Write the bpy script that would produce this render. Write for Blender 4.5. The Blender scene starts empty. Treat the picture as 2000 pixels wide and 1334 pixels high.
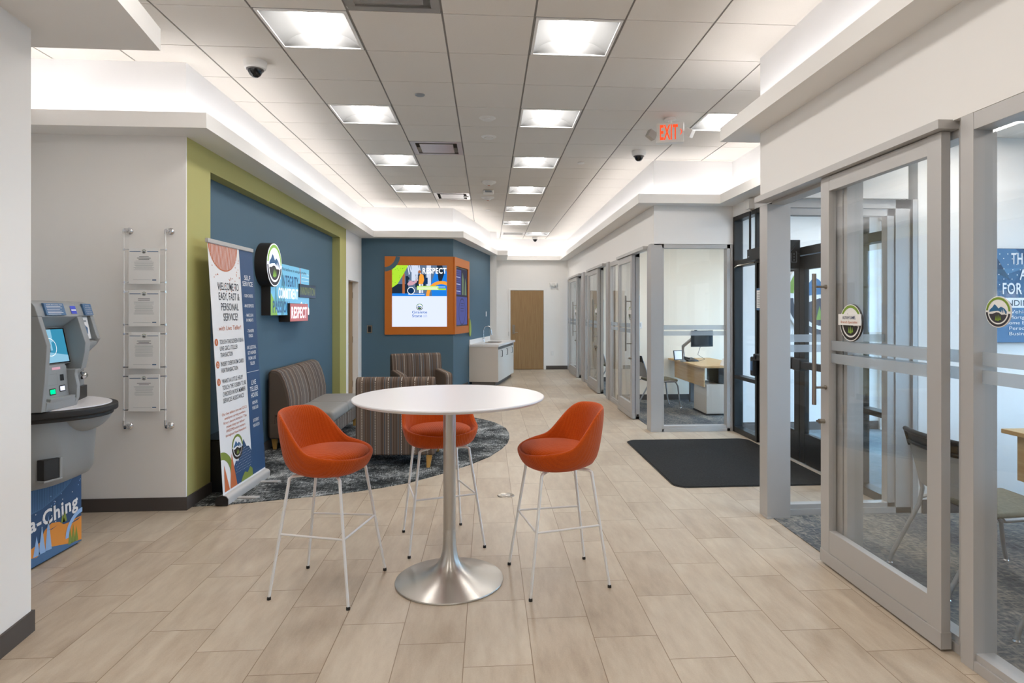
import bpy, bmesh, math, random
from mathutils import Vector, Matrix
random.seed(7)
SC = bpy.context.scene
COL = SC.collection
PI = math.pi

# ------------------------------------------------------------------ camera
cam_d = bpy.data.cameras.new('camera')
cam_d.sensor_width = 36.0
cam_d.lens = 1199.5 * 36 / 2000
cam_d.shift_x = (1000 - 1036.8) / 2000
cam_d.shift_y = (608.8 - 667) / 2000
cam_d.clip_start = 0.05
cam = bpy.data.objects.new('camera', cam_d)
cam.location = (0, 0, 1.553)
cam.rotation_euler = (PI / 2, 0, -0.069)
COL.objects.link(cam)
SC.camera = cam

# ------------------------------------------------------------------ world, sun, exposure
W = bpy.data.worlds.new('world')
SC.world = W
W.use_nodes = True
bg = W.node_tree.nodes['Background']
bg.inputs[0].default_value = (0.42, 0.69, 1.0, 1)
bg.inputs[1].default_value = 9.0
SC.view_settings.view_transform = 'Standard'
SC.view_settings.look = 'None'
SC.view_settings.gamma = 1
SC.view_settings.use_curve_mapping = False
SC.view_settings.exposure = 0.24
SC.cycles.use_denoising = True
SC.cycles.max_bounces = 9
SC.cycles.diffuse_bounces = 6
SC.cycles.transparent_max_bounces = 28
SC.cycles.sample_clamp_indirect = 6
LAMP = 30.0       # strength of the ceiling light lenses
COVE = 9.5        # strength of the cove strips
LAMP_COL = (1.0, 0.965, 0.925, 1)
COVE_COL = (0.97, 0.97, 1.0, 1)


# ------------------------------------------------------------------ materials
def lin(h):
    if isinstance(h, str):
        h = h.lstrip('#')
        c = [int(h[i:i + 2], 16) / 255 for i in (0, 2, 4)]
    else:
        c = list(h)
    return tuple((x / 12.92 if x <= .04045 else ((x + .055) / 1.055) ** 2.4) for x in c[:3]) + (1,)


MATS = {}


def mat(name, colr, rough=.5, metal=0, spec=.5, emit=0, noise=0, nscale=40, bump=0, bscale=200, stretch=None):
    if name in MATS:
        return MATS[name]
    m = bpy.data.materials.new(name)
    m.use_nodes = True
    nt = m.node_tree
    b = nt.nodes['Principled BSDF']
    c = lin(colr)
    b.inputs['Base Color'].default_value = c
    b.inputs['Roughness'].default_value = rough
    b.inputs['Metallic'].default_value = metal
    b.inputs['Specular IOR Level'].default_value = spec
    if emit:
        b.inputs['Emission Color'].default_value = c
        b.inputs['Emission Strength'].default_value = emit
    if noise or bump:
        tc = nt.nodes.new('ShaderNodeTexCoord')
        src = tc.outputs['Object']
        if stretch:
            mp = nt.nodes.new('ShaderNodeMapping')
            mp.inputs['Scale'].default_value = stretch
            nt.links.new(src, mp.inputs[0])
            src = mp.outputs[0]
    if noise:
        n = nt.nodes.new('ShaderNodeTexNoise')
        n.inputs['Scale'].default_value = nscale
        n.inputs['Detail'].default_value = 4
        nt.links.new(src, n.inputs['Vector'])
        mx = nt.nodes.new('ShaderNodeMix')
        mx.data_type = 'RGBA'
        mx.inputs[6].default_value = tuple(x * (1 - noise) for x in c[:3]) + (1,)
        mx.inputs[7].default_value = tuple(min(1, x * (1 + noise)) for x in c[:3]) + (1,)
        nt.links.new(n.outputs['Fac'], mx.inputs[0])
        nt.links.new(mx.outputs[2], b.inputs['Base Color'])
    if bump:
        n2 = nt.nodes.new('ShaderNodeTexNoise')
        n2.inputs['Scale'].default_value = bscale
        nt.links.new(src, n2.inputs['Vector'])
        bp = nt.nodes.new('ShaderNodeBump')
        bp.inputs['Strength'].default_value = bump
        bp.inputs['Distance'].default_value = .002
        nt.links.new(n2.outputs['Fac'], bp.inputs['Height'])
        nt.links.new(bp.outputs[0], b.inputs['Normal'])
    MATS[name] = m
    return m


def emission_mat(name, colr, strength):
    m = bpy.data.materials.new(name)
    m.use_nodes = True
    nt = m.node_tree
    nt.nodes.remove(nt.nodes['Principled BSDF'])
    e = nt.nodes.new('ShaderNodeEmission')
    e.inputs[0].default_value = colr
    e.inputs[1].default_value = strength
    nt.links.new(e.outputs[0], nt.nodes['Material Output'].inputs[0])
    MATS[name] = m
    return m


def glass_mat(name, tint=(1, 1, 1), refl=1.0, base=0.03):
    m = bpy.data.materials.new(name)
    m.use_nodes = True
    nt = m.node_tree
    nt.nodes.remove(nt.nodes['Principled BSDF'])
    t = nt.nodes.new('ShaderNodeBsdfTransparent')
    t.inputs[0].default_value = tuple(tint) + (1,)
    g = nt.nodes.new('ShaderNodeBsdfGlossy')
    g.inputs['Roughness'].default_value = .01
    f = nt.nodes.new('ShaderNodeFresnel')
    gm = nt.nodes.new('ShaderNodeNewGeometry')
    io = nt.nodes.new('ShaderNodeMix')
    io.inputs[2].default_value = 1.45
    io.inputs[3].default_value = 1 / 1.45      # same reflectance on both faces of the thin pane
    nt.links.new(gm.outputs['Backfacing'], io.inputs[0])
    nt.links.new(io.outputs[0], f.inputs[0])
    ml = nt.nodes.new('ShaderNodeMath')
    ml.operation = 'MULTIPLY'
    ml.inputs[1].default_value = refl
    nt.links.new(f.outputs[0], ml.inputs[0])
    mx = nt.nodes.new('ShaderNodeMixShader')
    nt.links.new(ml.outputs[0], mx.inputs[0])
    nt.links.new(t.outputs[0], mx.inputs[1])
    nt.links.new(g.outputs[0], mx.inputs[2])
    nt.links.new(mx.outputs[0], nt.nodes['Material Output'].inputs[0])
    MATS[name] = m
    return m


def frost_mat(name):
    m = bpy.data.materials.new(name)
    m.use_nodes = True
    nt = m.node_tree
    b = nt.nodes['Principled BSDF']
    b.inputs['Base Color'].default_value = lin('#b6bcc0')
    b.inputs['Roughness'].default_value = .55
    t = nt.nodes.new('ShaderNodeBsdfTransparent')
    t.inputs[0].default_value = (.92, .95, .97, 1)
    mx = nt.nodes.new('ShaderNodeMixShader')
    mx.inputs[0].default_value = .62
    nt.links.new(t.outputs[0], mx.inputs[1])
    nt.links.new(b.outputs[0], mx.inputs[2])
    nt.links.new(mx.outputs[0], nt.nodes['Material Output'].inputs[0])
    MATS[name] = m
    return m


def nodes(m):
    nt = m.node_tree
    return nt, nt.nodes['Principled BSDF'], nt.links.new


def N(nt, kind, **kw):
    n = nt.nodes.new(kind)
    for k, v in kw.items():
        setattr(n, k, v)
    return n


def math_node(nt, op, a, b=None):
    n = nt.nodes.new('ShaderNodeMath')
    n.operation = op
    for i, v in enumerate((a, b)):
        if v is None:
            continue
        if isinstance(v, (int, float)):
            n.inputs[i].default_value = v
        else:
            nt.links.new(v, n.inputs[i])
    return n.outputs[0]


def ramp(nt, fac, stops, interp='LINEAR'):
    r = nt.nodes.new('ShaderNodeValToRGB')
    r.color_ramp.interpolation = interp
    el = r.color_ramp.elements
    while len(el) < len(stops):
        el.new(.5)
    for e, (p, c) in zip(el, stops):
        e.position = p
        e.color = lin(c)
    nt.links.new(fac, r.inputs[0])
    return r.outputs[0]


def floor_tile_mat():
    m = mat('floor_tile', '#c9b79f', rough=.38, spec=.45)
    nt, b, L = nodes(m)
    tc = N(nt, 'ShaderNodeTexCoord')
    sp = N(nt, 'ShaderNodeSeparateXYZ')
    L(tc.outputs['Object'], sp.inputs[0])
    PX, PY = .3058, .6092
    k = math_node(nt, 'DIVIDE', math_node(nt, 'ADD', sp.outputs[0], .11 + PX * 60), PX)
    ki = math_node(nt, 'FLOOR', k)
    kf = math_node(nt, 'FRACT', k)
    yy = math_node(nt, 'ADD', sp.outputs[1], -3.305 + PY * 60 - .2031 * 60)
    yy = math_node(nt, 'ADD', yy, math_node(nt, 'MULTIPLY', ki, .2031))
    j = math_node(nt, 'DIVIDE', yy, PY)
    ji = math_node(nt, 'FLOOR', j)
    jf = math_node(nt, 'FRACT', j)
    gx = math_node(nt, 'LESS_THAN', math_node(nt, 'ABSOLUTE', math_node(nt, 'SUBTRACT', kf, .5)), .5 - .0019 / PX)
    gy = math_node(nt, 'LESS_THAN', math_node(nt, 'ABSOLUTE', math_node(nt, 'SUBTRACT', jf, .5)), .5 - .0019 / PY)
    tile = math_node(nt, 'MULTIPLY', gx, gy)
    cx = N(nt, 'ShaderNodeCombineXYZ')
    L(ki, cx.inputs[0]); L(ji, cx.inputs[1])
    wn = N(nt, 'ShaderNodeTexWhiteNoise'); L(cx.outputs[0], wn.inputs[0])
    # streaks inside each tile
    mp = N(nt, 'ShaderNodeMapping')
    mp.inputs['Rotation'].default_value = (0, 0, .35)
    mp.inputs['Scale'].default_value = (9, 2.2, 1)
    va = N(nt, 'ShaderNodeVectorMath', operation='ADD')
    L(tc.outputs['Object'], va.inputs[0]); L(wn.outputs['Color'], va.inputs[1])
    L(va.outputs[0], mp.inputs[0])
    n1 = N(nt, 'ShaderNodeTexNoise'); n1.inputs['Scale'].default_value = 1.6; n1.inputs['Detail'].default_value = 6
    n1.inputs['Roughness'].default_value = .62
    L(mp.outputs[0], n1.inputs['Vector'])
    n2 = N(nt, 'ShaderNodeTexNoise'); n2.inputs['Scale'].default_value = 160; n2.inputs['Detail'].default_value = 2
    L(tc.outputs['Object'], n2.inputs['Vector'])
    f = math_node(nt, 'ADD', math_node(nt, 'MULTIPLY', n1.outputs['Fac'], .70), math_node(nt, 'MULTIPLY', n2.outputs['Fac'], .16))
    f = math_node(nt, 'ADD', f, math_node(nt, 'MULTIPLY', wn.outputs['Value'], .14))
    c = ramp(nt, f, [(.22, '#9c8a77'), (.42, '#b1a08c'), (.58, '#beaf9b'), (.8, '#ccc0ae')])
    mx = N(nt, 'ShaderNodeMix', data_type='RGBA')
    mx.inputs[6].default_value = lin('#857059')
    L(tile, mx.inputs[0]); L(c, mx.inputs[7])
    L(mx.outputs[2], b.inputs['Base Color'])
    bp = N(nt, 'ShaderNodeBump'); bp.inputs['Distance'].default_value = .0015; bp.inputs['Strength'].default_value = .5
    hh = math_node(nt, 'ADD', tile, math_node(nt, 'MULTIPLY', n2.outputs['Fac'], .12))
    L(hh, bp.inputs['Height']); L(bp.outputs[0], b.inputs['Normal'])
    rr = math_node(nt, 'ADD', math_node(nt, 'MULTIPLY', n1.outputs['Fac'], .25), .27)
    L(rr, b.inputs['Roughness'])
    return m


def carpet_mat(name, stops, sc=(1, 1, 1), rot=0, scale=3.0, fine=(30, 5, 1)):
    m = mat(name, '#777777', rough=.95, spec=.1)
    nt, b, L = nodes(m)
    tc = N(nt, 'ShaderNodeTexCoord')
    mp = N(nt, 'ShaderNodeMapping'); mp.inputs['Scale'].default_value = sc; mp.inputs['Rotation'].default_value = (0, 0, rot)
    L(tc.outputs['Object'], mp.inputs[0])
    n1 = N(nt, 'ShaderNodeTexNoise'); n1.inputs['Scale'].default_value = scale; n1.inputs['Detail'].default_value = 5
    n1.inputs['Roughness'].default_value = .7
    L(mp.outputs[0], n1.inputs['Vector'])
    mp2 = N(nt, 'ShaderNodeMapping'); mp2.inputs['Scale'].default_value = fine
    L(tc.outputs['Object'], mp2.inputs[0])
    n2 = N(nt, 'ShaderNodeTexNoise'); n2.inputs['Scale'].default_value = 3; n2.inputs['Detail'].default_value = 3
    L(mp2.outputs[0], n2.inputs['Vector'])
    mp3 = N(nt, 'ShaderNodeMapping'); mp3.inputs['Scale'].default_value = (fine[1], fine[0], 1)
    L(tc.outputs['Object'], mp3.inputs[0])
    n3 = N(nt, 'ShaderNodeTexNoise'); n3.inputs['Scale'].default_value = 3; n3.inputs['Detail'].default_value = 3
    L(mp3.outputs[0], n3.inputs['Vector'])
    f = math_node(nt, 'ADD', math_node(nt, 'MULTIPLY', n1.outputs['Fac'], .5), math_node(nt, 'MULTIPLY', math_node(nt, 'MAXIMUM', n2.outputs['Fac'], n3.outputs['Fac']), .5))
    c = ramp(nt, f, stops)
    L(c, b.inputs['Base Color'])
    n4 = N(nt, 'ShaderNodeTexNoise'); n4.inputs['Scale'].default_value = 400
    L(tc.outputs['Object'], n4.inputs['Vector'])
    bp = N(nt, 'ShaderNodeBump'); bp.inputs['Distance'].default_value = .004; bp.inputs['Strength'].default_value = .6
    L(n4.outputs['Fac'], bp.inputs['Height']); L(bp.outputs[0], b.inputs['Normal'])
    return m


def stripe_mat():
    """striped upholstery: stripes across the local x of the piece"""
    m = mat('striped_fabric', '#6b5a4e', rough=.9, spec=.15)
    nt, b, L = nodes(m)
    tc = N(nt, 'ShaderNodeTexCoord')
    sp = N(nt, 'ShaderNodeSeparateXYZ'); L(tc.outputs['Object'], sp.inputs[0])
    x = sp.outputs[0]
    q = math_node(nt, 'FLOOR', math_node(nt, 'MULTIPLY', x, 150))
    wn = N(nt, 'ShaderNodeTexWhiteNoise', noise_dimensions='1D'); L(q, wn.inputs['W'])
    c = ramp(nt, wn.outputs['Value'], [(0, '#544740'), (.16, '#6b5b4f'), (.3, '#75665b'), (.44, '#5a5b5c'), (.55, '#66584d'), (.7, '#7f7065'), (.82, '#5f4c40'), (.92, '#505254')], 'CONSTANT')
    # stitched dashes
    ph = math_node(nt, 'FRACT', math_node(nt, 'MULTIPLY', x, 7.7))
    ln = math_node(nt, 'LESS_THAN', math_node(nt, 'ABSOLUTE', math_node(nt, 'SUBTRACT', ph, .5)), .022)
    zz = math_node(nt, 'ADD', sp.outputs[2], sp.outputs[1])
    ds = math_node(nt, 'GREATER_THAN', math_node(nt, 'FRACT', math_node(nt, 'MULTIPLY', zz, 62)), .45)
    fc = math_node(nt, 'MULTIPLY', ln, ds)
    mx = N(nt, 'ShaderNodeMix', data_type='RGBA'); mx.inputs[7].default_value = lin('#d6cfc2')
    L(fc, mx.inputs[0]); L(c, mx.inputs[6]); L(mx.outputs[2], b.inputs['Base Color'])
    n4 = N(nt, 'ShaderNodeTexNoise'); n4.inputs['Scale'].default_value = 500; L(tc.outputs['Object'], n4.inputs['Vector'])
    bp = N(nt, 'ShaderNodeBump'); bp.inputs['Distance'].default_value = .001; bp.inputs['Strength'].default_value = .5
    L(n4.outputs['Fac'], bp.inputs['Height']); L(bp.outputs[0], b.inputs['Normal'])
    return m


def knit_mat():
    m = mat('orange_knit', '#b04008', rough=.85, spec=.15)
    nt, b, L = nodes(m)
    tc = N(nt, 'ShaderNodeTexCoord')
    wv = N(nt, 'ShaderNodeTexWave', wave_type='BANDS', bands_direction='X')
    wv.inputs['Scale'].default_value = 26; wv.inputs['Distortion'].default_value = .6
    wv.inputs['Detail'].default_value = 1
    L(tc.outputs['Object'], wv.inputs['Vector'])
    n = N(nt, 'ShaderNodeTexNoise'); n.inputs['Scale'].default_value = 300; L(tc.outputs['Object'], n.inputs['Vector'])
    h = math_node(nt, 'ADD', wv.outputs['Fac'], math_node(nt, 'MULTIPLY', n.outputs['Fac'], .6))
    bp = N(nt, 'ShaderNodeBump'); bp.inputs['Distance'].default_value = .002; bp.inputs['Strength'].default_value = .55
    L(h, bp.inputs['Height']); L(bp.outputs[0], b.inputs['Normal'])
    c = ramp(nt, n.outputs['Fac'], [(.3, '#a83e04'), (.7, '#c0500a')])
    L(c, b.inputs['Base Color'])
    b.inputs['Sheen Weight'].default_value = .15
    return m


def wood_mat(name, a, bcol, axis=2):
    m = mat(name, a, rough=.5, spec=.35)
    nt, b, L = nodes(m)
    tc = N(nt, 'ShaderNodeTexCoord')
    s = [14, 14, 14]; s[axis] = .8
    mp = N(nt, 'ShaderNodeMapping'); mp.inputs['Scale'].default_value = s
    L(tc.outputs['Object'], mp.inputs[0])
    n = N(nt, 'ShaderNodeTexNoise'); n.inputs['Scale'].default_value = 2.5; n.inputs['Detail'].default_value = 6
    n.inputs['Roughness'].default_value = .6
    L(mp.outputs[0], n.inputs['Vector'])
    c = ramp(nt, n.outputs['Fac'], [(.3, bcol), (.7, a)])
    L(c, b.inputs['Base Color'])
    return m


def brushed_mat():
    m = mat('brushed_steel', '#c6c2bc', rough=.32, metal=1)
    nt, b, L = nodes(m)
    b.inputs['Anisotropic'].default_value = .88
    b.inputs['Anisotropic Rotation'].default_value = .25
    tg = N(nt, 'ShaderNodeTangent', direction_type='RADIAL', axis='Z')
    L(tg.outputs[0], b.inputs['Tangent'])
    tc = N(nt, 'ShaderNodeTexCoord')
    n = N(nt, 'ShaderNodeTexNoise'); n.inputs['Scale'].default_value = 60; L(tc.outputs['Object'], n.inputs['Vector'])
    L(math_node(nt, 'ADD', math_node(nt, 'MULTIPLY', n.outputs['Fac'], .12), .26), b.inputs['Roughness'])
    return m


floor_tile_mat()
stripe_mat()
knit_mat()
brushed_mat()
carpet_mat('lounge_carpet', [(.44, '#25282a'), (.50, '#414445'), (.545, '#6d7071'), (.59, '#a0a2a1'), (.66, '#c6c7c4')], scale=2.6, fine=(30, 5, 1))
carpet_mat('office_carpet', [(.36, '#3a3c40'), (.5, '#5e6164'), (.58, '#85817a'), (.7, '#a9a498')], scale=1.1, sc=(2.2, .8, 1), rot=.3, fine=(18, 6, 1))
carpet_mat('vestibule_carpet', [(.36, '#4a565e'), (.5, '#6d7c84'), (.7, '#95a3a8')], scale=1.5, fine=(3, 60, 1))
mat('mat_pile', '#313131', rough=.97, spec=.1, noise=.55, nscale=70, bump=.9, bscale=350)
mat('white_paint', '#ebe8e4', rough=.75, spec=.25)
mat('upper_paint', '#efeeee', rough=.8, spec=.2)
mat('beige_paint', '#efe4d2', rough=.75, spec=.25)
mat('green_paint', '#b3ae70', rough=.7, spec=.25)
mat('blue_paint', '#4e6878', rough=.65, spec=.3)
mat('ceiling_tile', '#e0dad2', rough=.92, spec=.1, noise=.05, nscale=240, bump=.3, bscale=300)
mat('ceiling_grid', '#8f8c88', rough=.6)
mat('base_vinyl', '#4c4643', rough=.55)
mat('aluminium', '#b7b4b1', rough=.42, metal=.2)
mat('aluminium_dark', '#6f6f70', rough=.45, metal=.3)
mat('black_frame', '#141414', rough=.38)
mat('black_plastic', '#17171a', rough=.4)
mat('rubber', '#1c1a19', rough=.6)
mat('white_metal', '#e4e2e0', rough=.4)
mat('white_plastic', '#e2e0dc', rough=.45)
mat('laminate_white', '#dedcdf', rough=.28, spec=.5)
mat('chrome', '#d8d8da', rough=.1, metal=1)
mat('nickel', '#a39b90', rough=.3, metal=1)
mat('grey_vinyl', '#8c8883', rough=.6, noise=.05, nscale=60)
wood_mat('maple', '#bb9867', '#a98453')
wood_mat('door_wood', '#a3835c', '#8f6f4a')
wood_mat('desk_wood', '#c9a878', '#b99463', axis=1)
wood_mat('leg_wood', '#c79a52', '#b78643')
mat('atm_grey', '#8d8f8f', rough=.45, noise=.03, nscale=300)
mat('atm_grey_dark', '#6c6e6f', rough=.5)
mat('cabinet_white', '#d2cac0', rough=.5)
mat('quartz', '#e8e6e4', rough=.25)
mat('dark_grey', '#5a5552', rough=.5)
mat('sign_side', '#2c2621', rough=.45)
mat('navy', '#2a4a70', rough=.55)
mat('deep_blue', '#1d3cc0', rough=.4)
mat('navy_dark', '#26354f', rough=.55)
mat('print_white', '#e4e1e0', rough=.5)
mat('print_text', '#3c434c', rough=.6)
mat('print_grey', '#8f959b', rough=.6)
mat('print_orange', '#c0673a', rough=.55)
mat('print_green', '#7c8a3a', rough=.55)
mat('emblem_green', '#7f9c35', rough=.5)
mat('emblem_blue', '#2f6792', rough=.5)
mat('emblem_dark', '#3a3840', rough=.5)
mat('emblem_white', '#eceae6', rough=.5)
mat('emblem_navy', '#2d3b62', rough=.5)
mat('pale_blue', '#8fb0d8', rough=.5)
mat('slate_blue', '#44698f', rough=.5)
mat('atm_orange', '#d98a35', rough=.5)
mat('surround_orange', '#c26a12', rough=.55)
mat('leaf_green', '#9cae3e', rough=.5)
mat('lamp_white', '#efedea', rough=.5)
mat('lamp_reflector', '#7c7c7c', rough=.7)
mat('diffuser_metal', '#b5b1ac', rough=.3, metal=.6)
mat('screen_black', '#0c0e12', rough=.12)
mat('mesh_back', '#8f8c88', rough=.6)
mat('seat_pattern', '#6f6a58', rough=.9, noise=.5, nscale=45)
mat('chair_metal', '#9c9b9a', rough=.4, metal=.5)
mat('asphalt', '#7e8386', rough=.9)
mat('paper', '#e9e8e6', rough=.6)
mat('lit_cyan', '#6db4d4', rough=.3, emit=.38)
mat('lit_cyan_dark', '#1d5f92', rough=.3, emit=.12)
mat('lit_white', '#f6f6fa', rough=.3, emit=.5)
mat('lit_navy', '#213f5c', rough=.3, emit=.1)
mat('lit_olive', '#7f8a4c', rough=.3, emit=.3)
mat('lit_red', '#bb6058', rough=.3, emit=.3)
mat('lit_green', '#7fae3f', rough=.3, emit=.4)
mat('lit_teal', '#4e8fa0', rough=.3, emit=.4)
emission_mat('screen_white', (.66, .72, 1.0, 1), 1.05)
emission_mat('screen_lime', lin('#a8d936'), 1.0)
emission_mat('screen_photo', lin('#5c6f88'), 1.0)
emission_mat('screen_photo_dark', lin('#1f2c3c'), 1.0)
emission_mat('screen_photo_light', lin('#c9d3e6'), 1.0)
emission_mat('screen_blue', lin('#1f7ad8'), 1.0)
emission_mat('screen_navy', lin('#14335a'), 1.0)
emission_mat('screen_orange', lin('#eb9a3a'), 1.0)
emission_mat('screen_skin', lin('#a8643f'), 1.0)
emission_mat('screen_pink', lin('#c99aa8'), 1.0)
emission_mat('screen_text', (1, 1, 1, 1), 1.1)
emission_mat('screen_logo_blue', lin('#1b5fa0'), 1.0)
emission_mat('screen_logo_green', lin('#3f8f3c'), 1.0)
emission_mat('screen_logo_dark', lin('#1f2c36'), 1.0)
emission_mat('screen_dim', lin('#5a5f9a'), .8)
emission_mat('screen_dim2', lin('#4b4a58'), .7)
emission_mat('screen_dim3', lin('#7d8f76'), .7)
emission_mat('atm_screen', lin('#3c8fb0'), .9)
emission_mat('atm_screen_light', lin('#8cc0da'), .9)
emission_mat('atm_screen_dark', lin('#35506e'), .9)
emission_mat('key_green', (.0, .9, .25, 1), 1.6)
emission_mat('key_white', (.75, .8, 1, 1), 1.3)
emission_mat('exit_red', (1.0, .075, .02, 1), 1.25)
emission_mat('lamp_lens', LAMP_COL, LAMP)
emission_mat('cove_lens', COVE_COL, COVE)
glass_mat('glass', tint=(.99, .995, .993), refl=.95)
glass_mat('acrylic', tint=(.98, .98, .98), refl=.8)
frost_mat('frost')


# ------------------------------------------------------------------ mesh helpers
class MB:
    def __init__(self, M=None):
        self.v, self.f, self.mi, self.mats = [], [], [], []
        self.M = M or Matrix.Identity(4)

    def m_index(self, name):
        if name not in self.mats:
            self.mats.append(name)
        return self.mats.index(name)

    def add(self, vs, fs, m=None):
        o = len(self.v)
        i = self.m_index(m) if m else 0
        self.v += [self.M @ Vector(p) for p in vs]
        self.f += [[o + k for k in f] for f in fs]
        self.mi += [i] * len(fs)
        return self

    def box(self, x0, x1, y0, y1, z0, z1, m=None):
        vs = [(x, y, z) for z in (z0, z1) for y in (y0, y1) for x in (x0, x1)]
        return self.add(vs, [(0, 2, 3, 1), (4, 5, 7, 6), (0, 1, 5, 4), (2, 6, 7, 3), (0, 4, 6, 2), (1, 3, 7, 5)], m)

    def prism(self, poly, a, b, axis='z', m=None):
        n = len(poly)
        def P(p, h):
            if axis == 'z': return (p[0], p[1], h)
            if axis == 'y': return (p[0], h, p[1])
            return (h, p[0], p[1])
        vs = [P(p, a) for p in poly] + [P(p, b) for p in poly]
        fs = [list(range(n))[::-1], list(range(n, 2 * n))]
        fs += [(i, (i + 1) % n, n + (i + 1) % n, n + i) for i in range(n)]
        return self.add(vs, fs, m)

    def tube(self, path, r, seg=10, m=None, closed=False, caps=True):
        pts = [Vector(p) for p in path]
        n = len(pts)
        rr = r if isinstance(r, (list, tuple)) else [r] * n
        T = []
        for i in range(n):
            a = pts[(i - 1) % n] if (i > 0 or closed) else pts[i]
            c = pts[(i + 1) % n] if (i < n - 1 or closed) else pts[i]
            T.append((c - a).normalized())
        up = Vector((0, 0, 1)) if abs(T[0].z) < .9 else Vector((1, 0, 0))
        nrm = (up - T[0] * up.dot(T[0])).normalized()
        vs = []
        for i in range(n):
            nrm = (nrm - T[i] * nrm.dot(T[i])).normalized()
            bi = T[i].cross(nrm)
            for s in range(seg):
                a = 2 * PI * s / seg
                vs.append(pts[i] + (nrm * math.cos(a) + bi * math.sin(a)) * rr[i])
        fs = []
        for i in range(n if closed else n - 1):
            j = (i + 1) % n
            for s in range(seg):
                t = (s + 1) % seg
                fs.append((i * seg + s, i * seg + t, j * seg + t, j * seg + s))
        if caps and not closed:
            fs.append(list(range(seg))[::-1])
            fs.append([(n - 1) * seg + s for s in range(seg)])
        return self.add(vs, fs, m)

    def lathe(self, prof, seg=48, c=(0, 0), m=None, z0=0):
        vs, fs = [], []
        rings = []
        for r, z in prof:
            if r < 1e-6:
                rings.append([len(vs)]); vs.append((c[0], c[1], z + z0))
            else:
                rings.append(list(range(len(vs), len(vs) + seg)))
                vs += [(c[0] + r * math.cos(2 * PI * s / seg), c[1] + r * math.sin(2 * PI * s / seg), z + z0) for s in range(seg)]
        for a, b in zip(rings, rings[1:]):
            for s in range(seg):
                t = (s + 1) % seg
                if len(a) == 1 and len(b) == 1: continue
                if len(a) == 1: fs.append((a[0], b[t], b[s]))
                elif len(b) == 1: fs.append((a[s], a[t], b[0]))
                else: fs.append((a[s], a[t], b[t], b[s]))
        return self.add(vs, fs, m)

    def grid(self, fn, nu, nv, m=None, cu=False, cv=False):
        vs = [fn(i / (nu if cu else nu - 1), j / (nv if cv else nv - 1)) for j in range(nv) for i in range(nu)]
        fs = []
        for j in range(nv if cv else nv - 1):
            for i in range(nu if cu else nu - 1):
                a, b_ = i, (i + 1) % nu
                c, d = j, (j + 1) % nv
                fs.append((c * nu + a, c * nu + b_, d * nu + b_, d * nu + a))
        return self.add(vs, fs, m)

    def softbox(self, x0, x1, y0, y1, z0, z1, r=.03, bulge=(0, 0, 0), m=None, n=5):
        h = Vector(((x1 - x0) / 2, (y1 - y0) / 2, (z1 - z0) / 2))
        c = Vector(((x1 + x0) / 2, (y1 + y0) / 2, (z1 + z0) / 2))
        r = min(r, h.x * .98, h.y * .98, h.z * .98)
        def coords(H):
            e = [-H + r * t for t in (0, .12, .32, .6, 1)]
            mid = [(-H + r) + (2 * (H - r)) * k / n for k in range(1, n)]
            return e + mid + [-q for q in e[::-1]]
        cs = [coords(h[i]) for i in range(3)]
        def mp(p):
            inner = Vector([max(-(h[i] - r), min(h[i] - r, p[i])) for i in range(3)])
            d = p - inner
            o = inner + (d.normalized() * r if d.length > 1e-9 else d)
            q = Vector(o)
            for i in range(3):
                if bulge[i]:
                    k = 1
                    for j in range(3):
                        if j != i: k *= max(0, 1 - (o[j] / h[j]) ** 2)
                    q[i] += (1 if o[i] > 0 else -1) * bulge[i] * k * min(1, abs(o[i]) / (h[i] * .7))
            return c + q
        for ax in range(3):
            u, v = [i for i in range(3) if i != ax]
            for sgn in (-1, 1):
                vs = []
                for b_ in cs[v]:
                    for a in cs[u]:
                        p = Vector((0, 0, 0)); p[ax] = sgn * h[ax]; p[u] = a; p[v] = b_
                        vs.append(mp(p))
                nu, nv = len(cs[u]), len(cs[v])
                fs = []
                flip = (sgn > 0) == (ax == 1)
                for j in range(nv - 1):
                    for i in range(nu - 1):
                        q = [j * nu + i, j * nu + i + 1, (j + 1) * nu + i + 1, (j + 1) * nu + i]
                        fs.append(q[::-1] if flip else q)
                self.add(vs, fs, m)
        return self

    def build(self, name, mt=None, parent=None, bevel=0, smooth=35, merge=True, seg=2, subsurf=0):
        me = bpy.data.meshes.new(name)
        me.from_pydata([tuple(p) for p in self.v], [], self.f)
        names = self.mats if self.mats and not mt else [mt or 'white_paint']
        for n_ in names:
            me.materials.append(MATS[n_])
        if self.mats and not mt:
            me.polygons.foreach_set('material_index', self.mi)
        bm = bmesh.new(); bm.from_mesh(me)
        if merge:
            bmesh.ops.remove_doubles(bm, verts=bm.verts, dist=1e-5)
        if not getattr(self, 'flat_art', False):
            bmesh.ops.recalc_face_normals(bm, faces=bm.faces)
        if bevel:
            es = [e for e in bm.edges if len(e.link_faces) == 2 and e.calc_face_angle(0) > .6]
            if es:
                bmesh.ops.bevel(bm, geom=es, offset=bevel, offset_type='OFFSET', segments=seg, profile=.5, affect='EDGES', clamp_overlap=True)
        if smooth:
            th = math.radians(smooth)
            for f in bm.faces: f.smooth = True
            for e in bm.edges:
                if len(e.link_faces) != 2 or e.calc_face_angle(0) > th:
                    e.smooth = False
        bm.to_mesh(me); bm.free()
        o = bpy.data.objects.new(name, me)
        COL.objects.link(o)
        if parent is not None:
            o.parent = parent
        if bevel:
            wn = o.modifiers.new('weighted', 'WEIGHTED_NORMAL'); wn.keep_sharp = True; wn.weight = 100
        if subsurf:
            s = o.modifiers.new('sub', 'SUBSURF'); s.levels = subsurf; s.render_levels = subsurf
        return o


TXT = {}


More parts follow.
